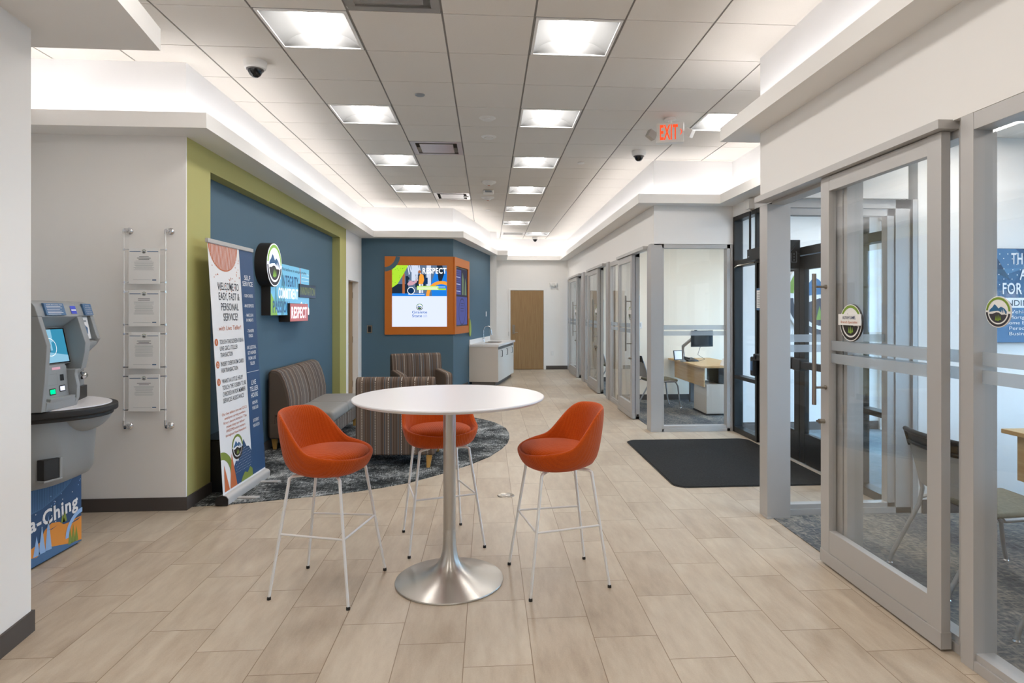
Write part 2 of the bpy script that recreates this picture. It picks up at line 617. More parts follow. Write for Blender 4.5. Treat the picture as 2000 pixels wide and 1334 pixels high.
def text_geo(s, bold=0.0):
    k = (s, bold)
    if k not in TXT:
        cu = bpy.data.curves.new('t', 'FONT')
        cu.body = s
        cu.size = 1
        cu.offset = bold * .8
        cu.space_character = 1.10 if bold >= .015 else 1.0
        cu.resolution_u = 3
        ob = bpy.data.objects.new('t', cu)
        me = bpy.data.meshes.new_from_object(ob)
        vs = [(v.co.x, v.co.y) for v in me.vertices]
        fs = [list(p.vertices) for p in me.polygons]
        bpy.data.objects.remove(ob); bpy.data.curves.remove(cu); bpy.data.meshes.remove(me)
        xs = [p[0] for p in vs] or [0]
        TXT[k] = (vs, fs, min(xs), max(xs))
    return TXT[k]


class Art(MB):
    """printed or raised flat artwork on a plane: origin O, right U, up V"""
    flat_art = True
    EPS = .0007

    def __init__(self, O, U, V, eps=None):
        super().__init__()
        self.O, self.U, self.V = Vector(O), Vector(U).normalized(), Vector(V).normalized()
        self.Nn = self.U.cross(self.V)
        self.eps = eps or self.EPS

    def pt(self, p, k):
        return self.O + self.U * p[0] + self.V * p[1] + self.Nn * (self.eps * k)

    def poly(self, pts, m, k=1):
        a = sum(pts[i][0] * pts[(i + 1) % len(pts)][1] - pts[(i + 1) % len(pts)][0] * pts[i][1] for i in range(len(pts)))
        if a < 0: pts = pts[::-1]
        self.add([self.pt(p, k) for p in pts], [list(range(len(pts)))], m)

    def rect(self, x0, y0, x1, y1, m, k=1):
        self.poly([(x0, y0), (x1, y0), (x1, y1), (x0, y1)], m, k)

    def disc(self, cx, cy, r, m, k=1, a0=0, a1=2 * PI, n=40):
        p = [(cx + r * math.cos(a0 + (a1 - a0) * i / n), cy + r * math.sin(a0 + (a1 - a0) * i / n)) for i in range(n + (0 if a1 - a0 > 6.2 else 1))]
        self.poly(p, m, k)

    def ring(self, cx, cy, r0, r1, m, k=1, a0=0, a1=2 * PI, n=36):
        for i in range(n):
            a = a0 + (a1 - a0) * i / n; b = a0 + (a1 - a0) * (i + 1) / n
            self.poly([(cx + r0 * math.cos(a), cy + r0 * math.sin(a)), (cx + r1 * math.cos(a), cy + r1 * math.sin(a)),
                       (cx + r1 * math.cos(b), cy + r1 * math.sin(b)), (cx + r0 * math.cos(b), cy + r0 * math.sin(b))], m, k)

    def text(self, s, x, y, h, m, w=None, k=2, align='l', bold=.0, rot=0):
        vs, fs, x0, x1 = text_geo(s, bold)
        sy = h / .7
        sx = (w / (x1 - x0)) if w else sy
        W_ = (x1 - x0) * sx
        off = {'l': 0, 'c': -W_ / 2, 'r': -W_}[align]
        cr, sr = math.cos(rot), math.sin(rot)
        P = []
        for p in vs:
            a, b = (p[0] - x0) * sx + off, p[1] * sy
            P.append(self.pt((x + a * cr - b * sr, y + a * sr + b * cr), k))
        self.add(P, fs, m)

    def emblem(self, cx, cy, r, k=1, mm=('emblem_white', 'emblem_green', 'emblem_dark', 'emblem_blue', 'emblem_green')):
        wh, gr, dk, bl, tr = mm
        E = lambda pts: [(cx + r * p[0], cy + r * p[1]) for p in pts]
        self.disc(cx, cy, r, wh, k)
        self.ring(cx, cy, .80 * r, .95 * r, gr, k + 1, .04, PI - .12)
        self.ring(cx, cy, .80 * r, .95 * r, dk, k + 1, PI + .02, 2 * PI - .14)
        # mountain
        self.poly(E([(-.70, .0), (-.66, .14), (-.45, .30), (-.28, .50), (-.16, .44), (.05, .22), (.22, .34), (.34, .30), (.52, .20), (.68, .02), (.66, -.14), (.30, -.05), (.02, .08), (-.30, .06), (-.55, .02)]), bl, k + 1)
        # hill below the white path
        arc = [(math.cos(a) * .71, math.sin(a) * .71) for a in [PI + .18 + (PI - .46) * i / 14 for i in range(15)]]
        self.poly(E(arc + [(.52, -.16), (.28, -.18), (.06, -.04), (-.14, -.02), (-.42, -.12)]), dk, k + 1)
        for tx, ty, th in ((-.14, -.55, .34), (.02, -.58, .44), (.17, -.52, .30)):
            self.poly(E([(tx - .085, ty), (tx + .085, ty), (tx, ty + th)]), tr, k + 2)
        for tx, ty, th in ((.30, -.12, .26), (.42, -.13, .34), (.53, -.14, .24)):
            self.poly(E([(tx - .05, ty), (tx + .05, ty), (tx, ty + th)]), wh, k + 2)


def tag(o, label, cat, group=None, kind=None):
    o['label'] = label; o['category'] = cat
    if group: o['group'] = group
    if kind: o['kind'] = kind
    return o


def thing(name, label, cat, loc=(0, 0, 0), rz=0, group=None):
    o = bpy.data.objects.new(name, None)
    o.empty_display_size = .1
    COL.objects.link(o)
    o.location = loc; o.rotation_euler = (0, 0, rz)
    return tag(o, label, cat, group)


def struct(name, mb, m=None, parent=None, **kw):
    o = mb.build(name, m, parent, **kw)
    if parent is None: o['kind'] = 'structure'
    return o


def struct_root(name, loc=(0, 0, 0)):
    o = bpy.data.objects.new(name, None); COL.objects.link(o); o.location = loc
    o['kind'] = 'structure'
    return o


def dup(root, loc, rz, label, name=None, group=None):
    kids = {}
    for o in list(COL.objects):
        if o.parent is not None: kids.setdefault(o.parent.name, []).append(o)
    r = root.copy(); COL.objects.link(r)
    r.location = loc; r.rotation_euler = (0, 0, rz); r['label'] = label
    if group: r['group'] = group
    def rec(src, dst):
        for c in kids.get(src.name, []):
            d = c.copy(); COL.objects.link(d); d.parent = dst
            rec(c, d)
    rec(root, r)
    return r

# ================================================================== SETTING
ZC, ZS = 3.505, 2.925     # ceiling, underside of the soffits
# floor and carpets
struct('floor', MB().box(-4, 3.26, -3.2, 16.7, -.1, 0), 'floor_tile')
struct('floor', MB().box(3.22, 5.15, 4.62, 7.8, -.1, .003), 'vestibule_carpet')
struct('floor', MB().box(2.16, 5.15, 7.86, 16.7, -.09, .005), 'office_carpet')
struct('floor', MB().box(2.135, 5.15, -3.2, 4.56, -.09, .005), 'office_carpet')
# outside ground
struct('floor', MB().box(5.35, 60, -40, 60, -.25, -.15), 'asphalt')
# roof slab over everything
struct('ceiling', MB().box(-4.1, 5.4, -3.3, 16.8, 3.66, 3.8), 'white_paint')

# lounge carpet inlay with its curved edge
edge = [(-2.478, 5.42), (-2.363, 5.41), (-2.363, 5.06), (-2.10, 5.09), (-1.889, 5.147), (-1.669, 5.215), (-1.43, 5.27), (-1.195, 5.36), (-.95, 5.48), (-.713, 5.637), (-.46, 5.90),
        (-.175, 6.27), (.02, 6.60), (.151, 6.952), (.225, 7.25), (.258, 7.536), (.262, 7.85), (.232, 8.16), (.165, 8.40), (.079, 8.62), (-.05, 8.83), (-.208, 9.02), (-.5, 9.30), (-.9, 9.6), (-1.4, 9.85), (-2.0, 9.98), (-2.478, 9.98)]
struct('floor', MB().prism(edge, .0, .006), 'lounge_carpet')

# ---- acoustic ceiling: tiles and light fixture cells
TX0, TY0, T = -1.5224, 4.0538, .6096
lights = [(0, 0), (0, 3), (0, 6), (0, 9), (3, 0), (3, 3), (3, 6), (3, 9), (3, 12), (3, 15), (4, 18), (6, 3), (0, -3), (3, -3), (0, -6), (3, -6), (0, -9), (3, -9)]
vents = [(1, -1), (1, 5), (1, 10), (3, 18)]
tiles = MB(); g = .0055
for i in range(-4, 8):
    for j in range(-12, 21):
        if (i, j) in lights or (i, j) in vents: continue
        x0, y0 = TX0 + i * T, TY0 + j * T
        if y0 > 16.5: continue
        tiles.box(x0 + g * 1.3, x0 + T - g * 1.3, y0 + g * .7, y0 + T - g * .7, ZC, ZC + .02, 'ceiling_tile')
grid_ = MB()
for i in range(-4, 9):
    grid_.box(TX0 + i * T - .012, TX0 + i * T + .012, TY0 - 12 * T, 16.6, ZC + .006, ZC + .03)
for j in range(-12, 22):
    y = TY0 + j * T
    if y < 16.5: grid_.box(TX0 - 4 * T, TX0 + 8 * T, y - .012, y + .012, ZC + .004, ZC + .03)
ceil_ = struct('ceiling', tiles)
grid_.build('ceiling_grid', 'ceiling_grid', ceil_)

# ---- cove: upper wall W, soffit shelf and lip L
Wp = [(2.09, -3.2), (2.09, 4.6), (3.17, 4.6), (3.17, 7.8), (2.13, 7.8), (2.13, 16.45), (.2, 16.45), (.2, 15.03), (.04, 15.03), (-.66, 11.65), (-2.363, 11.65), (-2.363, 4.985), (-3.62, 4.985), (-3.62, 3.1), (-2.214, 3.1), (-1.46, -3.2)]
Lp = [(1.87, -3.2), (1.87, 4.85), (2.93, 4.85), (2.93, 7.6), (1.89, 7.63), (1.89, 16.27), (.49, 16.27), (.47, 14.92), (.22, 14.90), (-.46, 11.40), (-2.10, 11.43), (-2.10, 4.74), (-3.345, 4.745), (-3.345, 3.357), (-1.72, 3.357), (-.61, -3.2)]


def inset(P, Q, d):
    """points of the lip line Q moved toward the wall line P by about d"""
    out = []
    n = len(Q)
    for i in range(n):
        def en(a, b):
            e = Vector((Q[b][0] - Q[a][0], Q[b][1] - Q[a][1])).normalized()
            return Vector((e.y, -e.x))
        ns = []
        if i > 0: ns.append(en(i - 1, i))
        if i < n - 1: ns.append(en(i, i + 1))
        nn = sum(ns, Vector((0, 0)))
        nn = nn / max(.3, nn.length_squared / (len(ns) if len(ns) == 1 else 1)) if len(ns) == 1 else nn * (1 / (1 + ns[0].dot(ns[1])))
        out.append((Q[i][0] + nn.x * d, Q[i][1] + nn.y * d))
    return out


Li = inset(Wp, Lp, .018)
Ls = inset(Wp, Lp, .075)
Ls2 = inset(Wp, Lp, .105)
Wo = inset(Wp, Wp, .06)


def strip(mb, P, Q, z0, z1, m=None, skip=()):
    """solid between two polylines, z0..z1"""
    for i in range(len(P) - 1):
        if i in skip: continue
        mb.prism([P[i], P[i + 1], Q[i + 1], Q[i]], z0, z1, 'z', m)


up = MB(); strip(up, Wp, Wo, ZS, ZC + .01)
struct('wall_upper', up, 'upper_paint', smooth=0)
sf = MB(); strip(sf, Lp, Wp, ZS, ZS + .02); strip(sf, Lp, Li, ZS + .02, ZS + .115)
soffit = struct('trim_1', sf, 'white_paint', smooth=0)
cs = MB(); strip(cs, Ls, Ls2, ZS + .021, ZS + .05)
cs.build('cove_light_strip', 'cove_lens', soffit, smooth=0)['label'] = 'glowing cove light strip'

# ---- left side walls
struct('wall_left', MB().box(-3.70, -2.363, 4.985, 5.0, 0, ZS), 'white_paint', smooth=0)
struct('wall_left', MB().box(-3.70, -3.62, 3.0, 4.985, 0, ZS), 'white_paint', smooth=0)
gw = MB().box(-2.62, -2.363, 5.0, 5.409, 0, ZS).box(-2.62, -2.363, 9.987, 10.411, 0, ZS).box(-2.62, -2.363, 5.409, 9.987, 2.742, ZS)
struct('wall_left', gw, 'green_paint', smooth=0)
struct('wall_left', MB().box(-2.62, -2.483, 5.409, 9.987, 0, 2.742), 'blue_paint', smooth=0)
lw = MB().box(-2.62, -2.363, 10.411, 10.48, 0, ZS).box(-2.62, -2.363, 11.36, 11.65, 0, ZS).box(-2.62, -2.363, 10.48, 11.36, 2.13, ZS)
struct('wall_left', lw, 'white_paint', smooth=0)
# near pier on the left
d_ = Vector((-1.46 + 2.214, -3.2 - 3.14)).normalized()
struct('wall_near_left', MB().prism([(-2.214, 3.14), (-1.46, -3.2), (-4.0, -3.2), (-4.0, 3.14)], 0, ZS), 'white_paint', smooth=0)
struct('wall_left', MB().box(-4.0, -3.70, 3.14, 16.7, 0, 3.66), 'white_paint', smooth=0)
struct('wall_front', MB().box(-4.1, 5.4, -3.35, -3.2, -.1, 3.66), 'white_paint', smooth=0)
# screen wall
struct('wall_screen', MB().prism([(-2.363, 11.65), (-.66, 11.65), (.04, 15.03), (-2.363, 15.03)], 0, ZS), 'blue_paint', smooth=0)
struct('wall_back', MB().prism([(.0401, 15.03), (.2, 15.03), (.2, 16.45), (-.3, 16.45), (-.3, 15.04)], 0, ZS), 'white_paint', smooth=0)
bw = MB().box(-.3, .555, 16.45, 16.6, 0, ZS).box(1.51, 2.2, 16.45, 16.6, 0, ZS).box(.555, 1.51, 16.45, 16.6, 2.16, ZS)
struct('wall_back', bw, 'white_paint', smooth=0)
struct('wall_back', MB().box(-4.1, 5.4, 16.6, 16.75, -.1, 3.66), 'white_paint', smooth=0)

# baseboards
def base(name, pts, h=.102, t=.012, ins=(0, 0)):
    P = pts; Q = inset(P, P, -t)
    mb = MB(); strip(mb, P, Q, 0.0, h)
    return struct(name, mb, 'base_vinyl', smooth=0)
base('baseboard_left', [(-2.363, 5.409), (-2.363, 4.985), (-3.62, 4.985), (-3.62, 3.14)])
base('baseboard_left', [(-2.363, 10.48), (-2.363, 9.987), (-2.483, 9.987), (-2.483, 5.409)])
base('baseboard_left', [(-.66, 11.65), (-2.363, 11.65), (-2.363, 11.36)])
base('baseboard_screen', [(-.43, 12.76), (-.66, 11.65)])
base('baseboard_near_left', [(-2.225, 3.14), (-2.214, 3.14), (-1.46, -3.2)])
base('baseboard_back', [(2.13, 16.45), (1.545, 16.45)])
base('baseboard_back', [(.52, 16.45), (.2, 16.45)])

# doors of the setting
def wood_door(n, loc, rz, w, h, handle_side=-1, leaf_y=.0, th=.045):
    """flush wooden door; local x along the door, front faces -y"""
    r = struct_root('door_%d' % n, loc); r.rotation_euler = (0, 0, rz)
    MB().box(0.004, w - .004, leaf_y, leaf_y + th, .008, h - .004).build('leaf', 'door_wood', r, bevel=.002)
    fr = MB()
    fr.box(-.045, 0, -.012, .10, 0, h + .045).box(w, w + .045, -.012, .10, 0, h + .045).box(0, w, -.012, .10, h, h + .045)
    fr.build('door_frame', 'white_paint', r, bevel=.003)
    hx = .085 if handle_side < 0 else w - .085
    y = leaf_y
    hb = MB().box(hx - .033, hx + .033, y - .012, y, .96, 1.20).box(hx - .02, hx + .02, y - .02, y - .012, 1.13, 1.18)
    s = 1 if handle_side < 0 else -1
    hb.tube([(hx, y, 1.0), (hx, y - .055, 1.0), (hx + s * .11, y - .058, 1.0)], .0095)
    hb.build('handle', 'nickel', r, bevel=.002)
    hg = MB()
    gx = w if handle_side < 0 else 0
    for z in (.25, 1.05, 1.85): hg.box(gx - .012, gx + .004, y - .008, y + .004, z - .055, z + .055)
    hg.build('hinges', 'nickel', r)
    return r
wood_door(1, (.59, 16.44, 0), 0, .89, 2.125, -1)
wood_door(2, (-2.363, 10.525, 0), PI / 2, .79, 2.09, -1, leaf_y=.09)
MB().box(-.05, -.02, -.002, .0, .90, 1.02).build('strike_reader', 'black_plastic', bpy.data.objects['door_1'])

# ---- right side: walls over the glass fronts
HZ = 2.415
wr = MB().box(2.13, 2.25, 7.8, 16.6, HZ, ZS).box(2.25, 3.18, 7.79, 7.90, HZ + .01, ZS).box(2.13, 2.25, 7.79, 7.80, HZ, ZS)
struct('wall_right', wr, 'white_paint', smooth=0)
wr = MB().box(2.09, 2.21, -3.2, 4.6, HZ, ZS).box(2.21, 3.20, 4.48, 4.6, HZ, ZS)
struct('wall_near_right', wr, 'white_paint', smooth=0)
struct('wall_entrance', MB().box(3.17, 3.29, 4.6, 7.9, 2.78, ZS).box(3.17, 3.29, 7.805, 7.90, 0, 2.78), 'white_paint', smooth=0)
# office and vestibule shells
sh = MB().box(3.29, 5.2, 7.80, 7.90, 0, 2.92)
struct('wall_vestibule', sh, 'white_paint', smooth=0)
struct('wall_vestibule', MB().box(3.29, 5.2, 4.50, 4.62, 0, 2.92), 'white_paint', smooth=0)
struct('wall_office', MB().box(2.22, 5.2, 10.62, 10.86, 0, 2.92), 'beige_paint', smooth=0)
struct('wall_office', MB().box(2.22, 5.2, 13.50, 13.74, 0, 2.92), 'beige_paint', smooth=0)
base('baseboard_office', [(5.15, 10.62), (2.25, 10.62)])
base('baseboard_office', [(5.15, 13.50), (2.25, 13.50)])
base('baseboard_near_office', [(5.15, 4.50), (3.32, 4.50)], h=.11)
base('baseboard_vestibule', [(5.15, 7.80), (3.29, 7.80)], h=.11)
oc = MB()
def slab_holes(mb, x0, x1, y0, y1, z0, z1, holes, q=.294):
    cur = y0
    for hy in sorted(set(p[1] for p in holes)):
        mb.box(x0, x1, cur, hy - q, z0, z1)
        cx_ = x0
        for hx in sorted(p[0] for p in holes if p[1] == hy):
            mb.box(cx_, hx - q, hy - q, hy + q, z0, z1); cx_ = hx + q
        mb.box(cx_, x1, hy - q, hy + q, z0, z1)
        cur = hy + q
    mb.box(x0, x1, cur, y1, z0, z1)
slab_holes(oc, 2.21, 5.2, 7.9, 16.6, 2.90, 2.92, [(2.9, 9.3), (4.3, 9.3), (3.6, 12.2), (3.6, 15.0)])
slab_holes(oc, 2.21, 5.2, -3.2, 4.5, 2.90, 2.92, [(3.55, 3.85), (3.55, 2.1), (3.55, .2)])
slab_holes(oc, 3.29, 5.2, 4.6, 7.9, 2.90, 2.92, [(4.2, 5.6), (4.2, 7.0)])
struct('ceiling', oc, 'ceiling_tile', smooth=0)
# outer wall X=5.15: sills, heads, piers
ow = MB()
ow.box(5.15, 5.35, -3.2, 4.62, 0, .75).box(5.15, 5.35, -3.2, 4.62, 2.45, 3.66)
ow.box(5.15, 5.35, 7.8, 16.6, 0, .35).box(5.15, 5.35, 7.8, 16.6, 2.45, 3.66)
ow.box(5.15, 5.35, 4.62, 7.8, 2.75, 3.66).box(5.15, 5.35, 4.4, 4.65, 0, 3.66).box(5.15, 5.35, 7.75, 8.1, 0, 3.66)
ow.box(5.15, 5.35, 10.3, 11.2, .35, 2.45).box(5.15, 5.35, 13.2, 14.1, .35, 2.45).box(5.15, 5.35, 16.3, 16.6, .35, 2.45).box(5.15, 5.35, -3.2, .8, .75, 2.45)
struct('wall_outer', ow, 'white_paint', smooth=0)


def exterior_window(n, y0, y1, z0, z1, mull, hz=()):
    r = struct_root('window_%d' % n)
    f = MB()
    x0, x1, t = 5.18, 5.30, .05
    for y in [y0, y1 - t] + [m_ - t / 2 for m_ in mull]: f.box(x0, x1, y, y + t, z0, z1)
    for z in [z0, z1 - t] + list(hz): f.box(x0, x1, y0, y1, z, z + t)
    f.build('window_frame', 'black_frame', r)
    MB().box(5.235, 5.243, y0, y1, z0, z1).build('glass_pane', 'glass', r)
exterior_window(1, 4.65, 7.75, 0.0, 2.75, (5.45, 6.2, 6.95), (.06, 2.13))
exterior_window(2, 8.1, 10.3, .35, 2.45, (9.2,))
exterior_window(3, 11.2, 13.2, .35, 2.45, (12.2,))
exterior_window(4, 14.1, 16.3, .35, 2.45, (15.2,))
exterior_window(5, .8, 4.4, .75, 2.45, (2.0, 3.2))


# ---- aluminium glass fronts
def bands(mb, x, y0, y1, o=0.004):
    for a, b in ((1.32, 1.378), (1.243, 1.30)): mb.box(x - o, x, y0, y1, a, b)


def handle_mb(x, y, z0=.985, z1=1.785, s=-1, so=.075, r=.0125):
    m = MB().tube([(x + s * so, y, z0), (x + s * so, y, z1)], r, 14)
    for z in (z0 + .105, z1 - .08):
        m.tube([(x, y, z), (x + s * so, y, z)], .007, 10)
        m.tube([(x, y, z), (x + s * .006, y, z)], .014, 14)
    return m


def slide_leaf(n, x, y0, y1, far_handle=True):
    """sliding leaf, outer face at x, between y0 and y1; handle at the opening side"""
    r = struct_root('door_%d' % n, (x, y0, 0))
    L_, t, st = y1 - y0, .045, .092
    f = MB()
    f.box(0, t, 0, st, .03, 2.376, 'aluminium').box(0, t, L_ - st, L_, .03, 2.376, 'aluminium')
    f.box(.001, t - .001, st, L_ - st, .09, .225, 'aluminium').box(.001, t - .001, st, L_ - st, 2.285, 2.374, 'aluminium')
    f.box(-.004, t + .004, -.002, L_ + .002, .012, .088, 'aluminium')
    f.build('leaf_frame', None, r, bevel=.002)
    gp = MB().box(.018, .026, st - .004, L_ - st + .004, .22, 2.30).build('glass_pane', 'glass', r)
    b = MB(); bands(b, .018, st, L_ - st); b.build('frosted_band', 'frost', r)
    hy = L_ - .06 if far_handle else .06
    handle_mb(0, hy).build('handle', 'nickel', r)
    handle_mb(t, hy, s=1).build('handle', 'nickel', r)
    ly = L_ - .04 if far_handle else .04
    MB().tube([(0, ly, .88), (-.035, ly, .88)], .014, 16).box(-.042, -.035, ly - .018, ly + .018, .874, .886).build('lock', 'nickel', r)
    return r


def track(n, x0, x1, y0, y1):
    return struct('trim_%d' % n, MB().box(x0, x1, y0, y1, 2.378, 2.42), 'aluminium', bevel=.0015)


def fixed_front(n, x, y0, y1, posts, z0=.0, zt=2.415, glassx=.02, d=.06, mid=None):
    """fixed glazing along y; posts = list of (y,width)"""
    r = struct_root('window_%d' % n, (x, y0, 0))
    f = MB()
    for py, w in posts: f.box(0, d, py - y0, py - y0 + w, 0, zt)
    f.box(.002, d - .002, 0, y1 - y0, 0, .045).box(.012, d - .012, 0, y1 - y0, .045, .075)
    f.box(.002, d - .002, 0, y1 - y0, zt - .075, zt)
    f.build('window_frame', 'aluminium', r, bevel=.002)
    MB().box(glassx, glassx + .008, 0.01, y1 - y0 - .01, .06, zt - .06).build('glass_pane', 'glass', r)
    b = MB(); bands(b, glassx, 0.01, y1 - y0 - .01); b.build('frosted_band', 'frost', r)
    return r


# third office (nearest of the far row)
struct('trim_2', MB().box(2.09, 2.235, 7.79, 7.93, 0, 2.43).box(2.09, 2.235, 7.93, 7.99, 0, 2.41), 'aluminium', bevel=.002)
track(3, 2.035, 2.13, 7.985, 9.70)
fixed_front(6, 2.12, 8.74, 10.66, [(8.74, .07), (10.58, .08)])
slide_leaf(3, 2.06, 8.72, 9.68, False)
struct('trim_4', MB().box(2.10, 2.24, 10.66, 10.895, 0, 2.43), 'aluminium', bevel=.002)
# second office
track(5, 2.035, 2.13, 10.89, 12.73)
fixed_front(7, 2.12, 11.52, 13.47, [(11.52, .07), (13.39, .08)])
slide_leaf(4, 2.06, 11.50, 12.68, False)
struct('trim_6', MB().box(2.10, 2.24, 13.47, 13.81, 0, 2.43), 'aluminium', bevel=.002)
# first office
track(7, 2.035, 2.13, 13.80, 15.65)
fixed_front(8, 2.12, 14.30, 16.40, [(14.30, .07), (16.30, .10)])
slide_leaf(5, 2.06, 14.28, 15.60, False)

# front-facing glass of the third office
r = struct_root('window_9', (2.235, 7.79, 0))
f = MB()
f.box(0, .915, .0, .11, 0, .04).box(.01, .905, .012, .10, .04, .075).box(0, .915, 0, .11, 2.375, 2.43).box(0, .025, 0, .11, 0, 2.43).box(.86, .905, 0.0, .11, 0, 2.43)
f.box(.905, .935, -.006, .11, 0, 2.43)
f.build('window_frame', 'aluminium', r, bevel=.002)
MB().box(.02, .87, .05, .058, .06, 2.38).build('glass_pane', 'glass', r)
b = MB()
for a, c in ((1.32, 1.378), (1.243, 1.30)): b.box(.022, .862, .046, .05, a, c)
b.build('frosted_band', 'frost', r)
MB().box(.44, .475, .03, .046, 1.305, 1.314).build('stud', 'black_plastic', r)

# near office
struct('trim_8', MB().box(2.085, 2.265, 4.47, 4.535, 0, 2.36).box(2.085, 2.265, 4.535, 4.60, 0, 2.36).box(2.08, 2.115, 4.46, 4.54, -.0, .015), 'aluminium', bevel=.002)
track(9, 2.02, 2.12, 2.632, 4.55)
struct('trim_10', MB().box(2.12, 2.22, 3.69, 4.47, 2.355, HZ), 'aluminium', bevel=.002)
slide_leaf(6, 2.06, 2.665, 3.683, True)
r = fixed_front(10, 2.12, 2.60, 3.69, [(2.59, .045), (3.50, .035), (3.55, .14)], d=.10, glassx=.04)
fixed_front(11, 2.09, -2.2, 2.588, [(2.515, .073), (.2, .07), (-2.2, .07)], d=.11, glassx=.045)
# side glass of the near office toward the entrance
r = struct_root('window_12', (2.265, 4.50, 0))
f = MB()
f.box(0, .985, .02, .11, 0, .05).box(.0, .985, .03, .10, .05, .085).box(0, .985, .02, .11, 2.345, HZ).box(0, .985, .03, .10, 2.29, 2.345).box(.86, .985, .02, .11, 0, HZ).box(.80, .86, .03, .10, 0, 2.345)
f.box(.985, 1.03, .0, .12, 0, HZ)
f.build('window_frame', 'aluminium', r, bevel=.002)
MB().box(.0, .82, .06, .068, .06, 2.30).build('glass_pane', 'glass', r)
b = MB()
for a, c in ((1.32, 1.378), (1.243, 1.30)): b.box(.002, .80, .056, .06, a, c)
b.build('frosted_band', 'frost', r)

# ---- black entrance storefront at X=3.2
r = struct_root('window_13', (3.175, 4.62, 0))
f = MB()
Y0 = 4.62
def yv(a, b_, z0, z1, x0=0, x1=.115): f.box(x0, x1, a - Y0, b_ - Y0, z0, z1)
yv(7.745, 7.80, 0, 2.78); yv(7.085, 7.135, 0, 2.78); yv(5.10, 5.15, 0, 2.78); yv(4.62, 4.67, 0, 2.78)
yv(4.62, 7.80, 2.725, 2.78, .002, .113); yv(4.62, 7.80, 2.13, 2.21, .002, .113)
for a, b_ in ((7.135, 7.745), (4.67, 5.10)):
    yv(a, b_, 0, .07, .002, .113); yv(a, b_, .69, .735, .002, .113)
f.build('window_frame', 'black_frame', r, bevel=.002)
MB().box(.05, .058, 7.11 - Y0, 7.77 - Y0, .04, 2.15).build('glass_pane', 'glass', r)
MB().box(.05, .058, 4.65 - Y0, 5.12 - Y0, .04, 2.15).build('glass_pane', 'glass', r)
MB().box(.05, .058, 4.65 - Y0, 7.77 - Y0, 2.19, 2.75).build('glass_pane', 'glass', r)


def black_door(n, y0, y1, hinge_lo):
    r = struct_root('door_%d' % n, (3.19, y0, 0))
    w = y1 - y0
    s = .105
    f = MB().box(0, .05, .003, s, .015, 2.12).box(0, .05, w - s, w - .003, .015, 2.12).box(.001, .049, s, w - s, .015, .32).box(.001, .049, s, w - s, 1.98, 2.12)
    f.build('leaf_frame', 'black_frame', r, bevel=.003)
    MB().box(.02, .028, s - .01, w - s + .01, .3, 2.0).build('glass_pane', 'glass', r)
    pb = MB().box(-.085, -.03, .10, w - .10, .985, 1.055).box(-.095, 0, .03 if not hinge_lo else w - .19, .19 if not hinge_lo else w - .03, .96, 1.08).box(-.085, 0, w - .16 if not hinge_lo else .03, w - .05 if not hinge_lo else .12, .98, 1.06)
    pb.build('push_bar', 'black_plastic', r, bevel=.012)
    dp = MB().tube([(0, .18 if not hinge_lo else w - .18, .87), (-.05, .18 if not hinge_lo else w - .18, .87), (-.05, w * .62 if not hinge_lo else w * .38, .87), (0, w * .62 if not hinge_lo else w * .38, .87)], .008)
    return r
black_door(7, 6.115, 7.083, False)
black_door(8, 5.152, 6.112, True)
# panels beside the office glass that close the entrance bay
# ================================================================== CEILING THINGS
def make_ceiling_light(label):
    t = thing('ceiling_light', label, 'light', group='recessed square ceiling lights')
    H = T / 2 - .012
    fr = MB()
    for a, b_, c, d in ((-H, H, -H, -H + .018), (-H, H, H - .018, H), (-H, -H + .018, -H + .018, H - .018), (H - .018, H, -H + .018, H - .018)):
        fr.box(a, b_, c, d, -.004, .02)
    fr.build('frame', 'lamp_white', t)
    # curved reflector: two wings rising toward the lens, curved end plates
    I = H - .016
    wing = MB()
    n = 12
    prof = []
    for k in range(n + 1):
        a = k / n
        prof.append((I - a * (I - .112), .075 * math.sin(a * PI / 2)))
    for s in (-1, 1):
        def fn(u, v, s=s):
            k = u * n; i = min(int(k), n - 1)
            return (s * prof[i if k < n else n][0] if k < n else s * prof[n][0], -I + v * 2 * I, prof[int(round(k))][1] + .001)
        wing.grid(fn, n + 1, 2)
    arc = [(-I, .0)] + [(-q[0], q[1]) for q in prof] + [(-.085, .10), (.085, .10)] + [(q[0], q[1]) for q in prof[::-1]] + [(I, 0)]
    wing.build('reflector', 'lamp_reflector', t, smooth=60)
    for s in (-1, 1):
        ends = MB()
        def fe(u, v, s=s):
            x = -I + u * 2 * I
            zt = .075 * math.sin(min(1, (I - abs(x)) / (I - .112)) * PI / 2)
            return (x, s * (I - .0 - v * .055), zt * (.02 + .98 * v) + .002)
        ends.grid(fe, 25, 6)
        ends.build('end_plate', 'lamp_reflector', t, smooth=60)
    ln = MB()
    def fl(u, v):
        a = PI * u
        return (-.115 * math.cos(a), (-I + .012) + v * (2 * I - .024), .072 - .055 * math.sin(a))
    ln.grid(fl, 15, 2)
    ln.build('lens', 'lamp_lens', t, smooth=60)
    MB().box(-H, H, -H, H, .112, .12).build('housing', 'lamp_white', t)
    return t


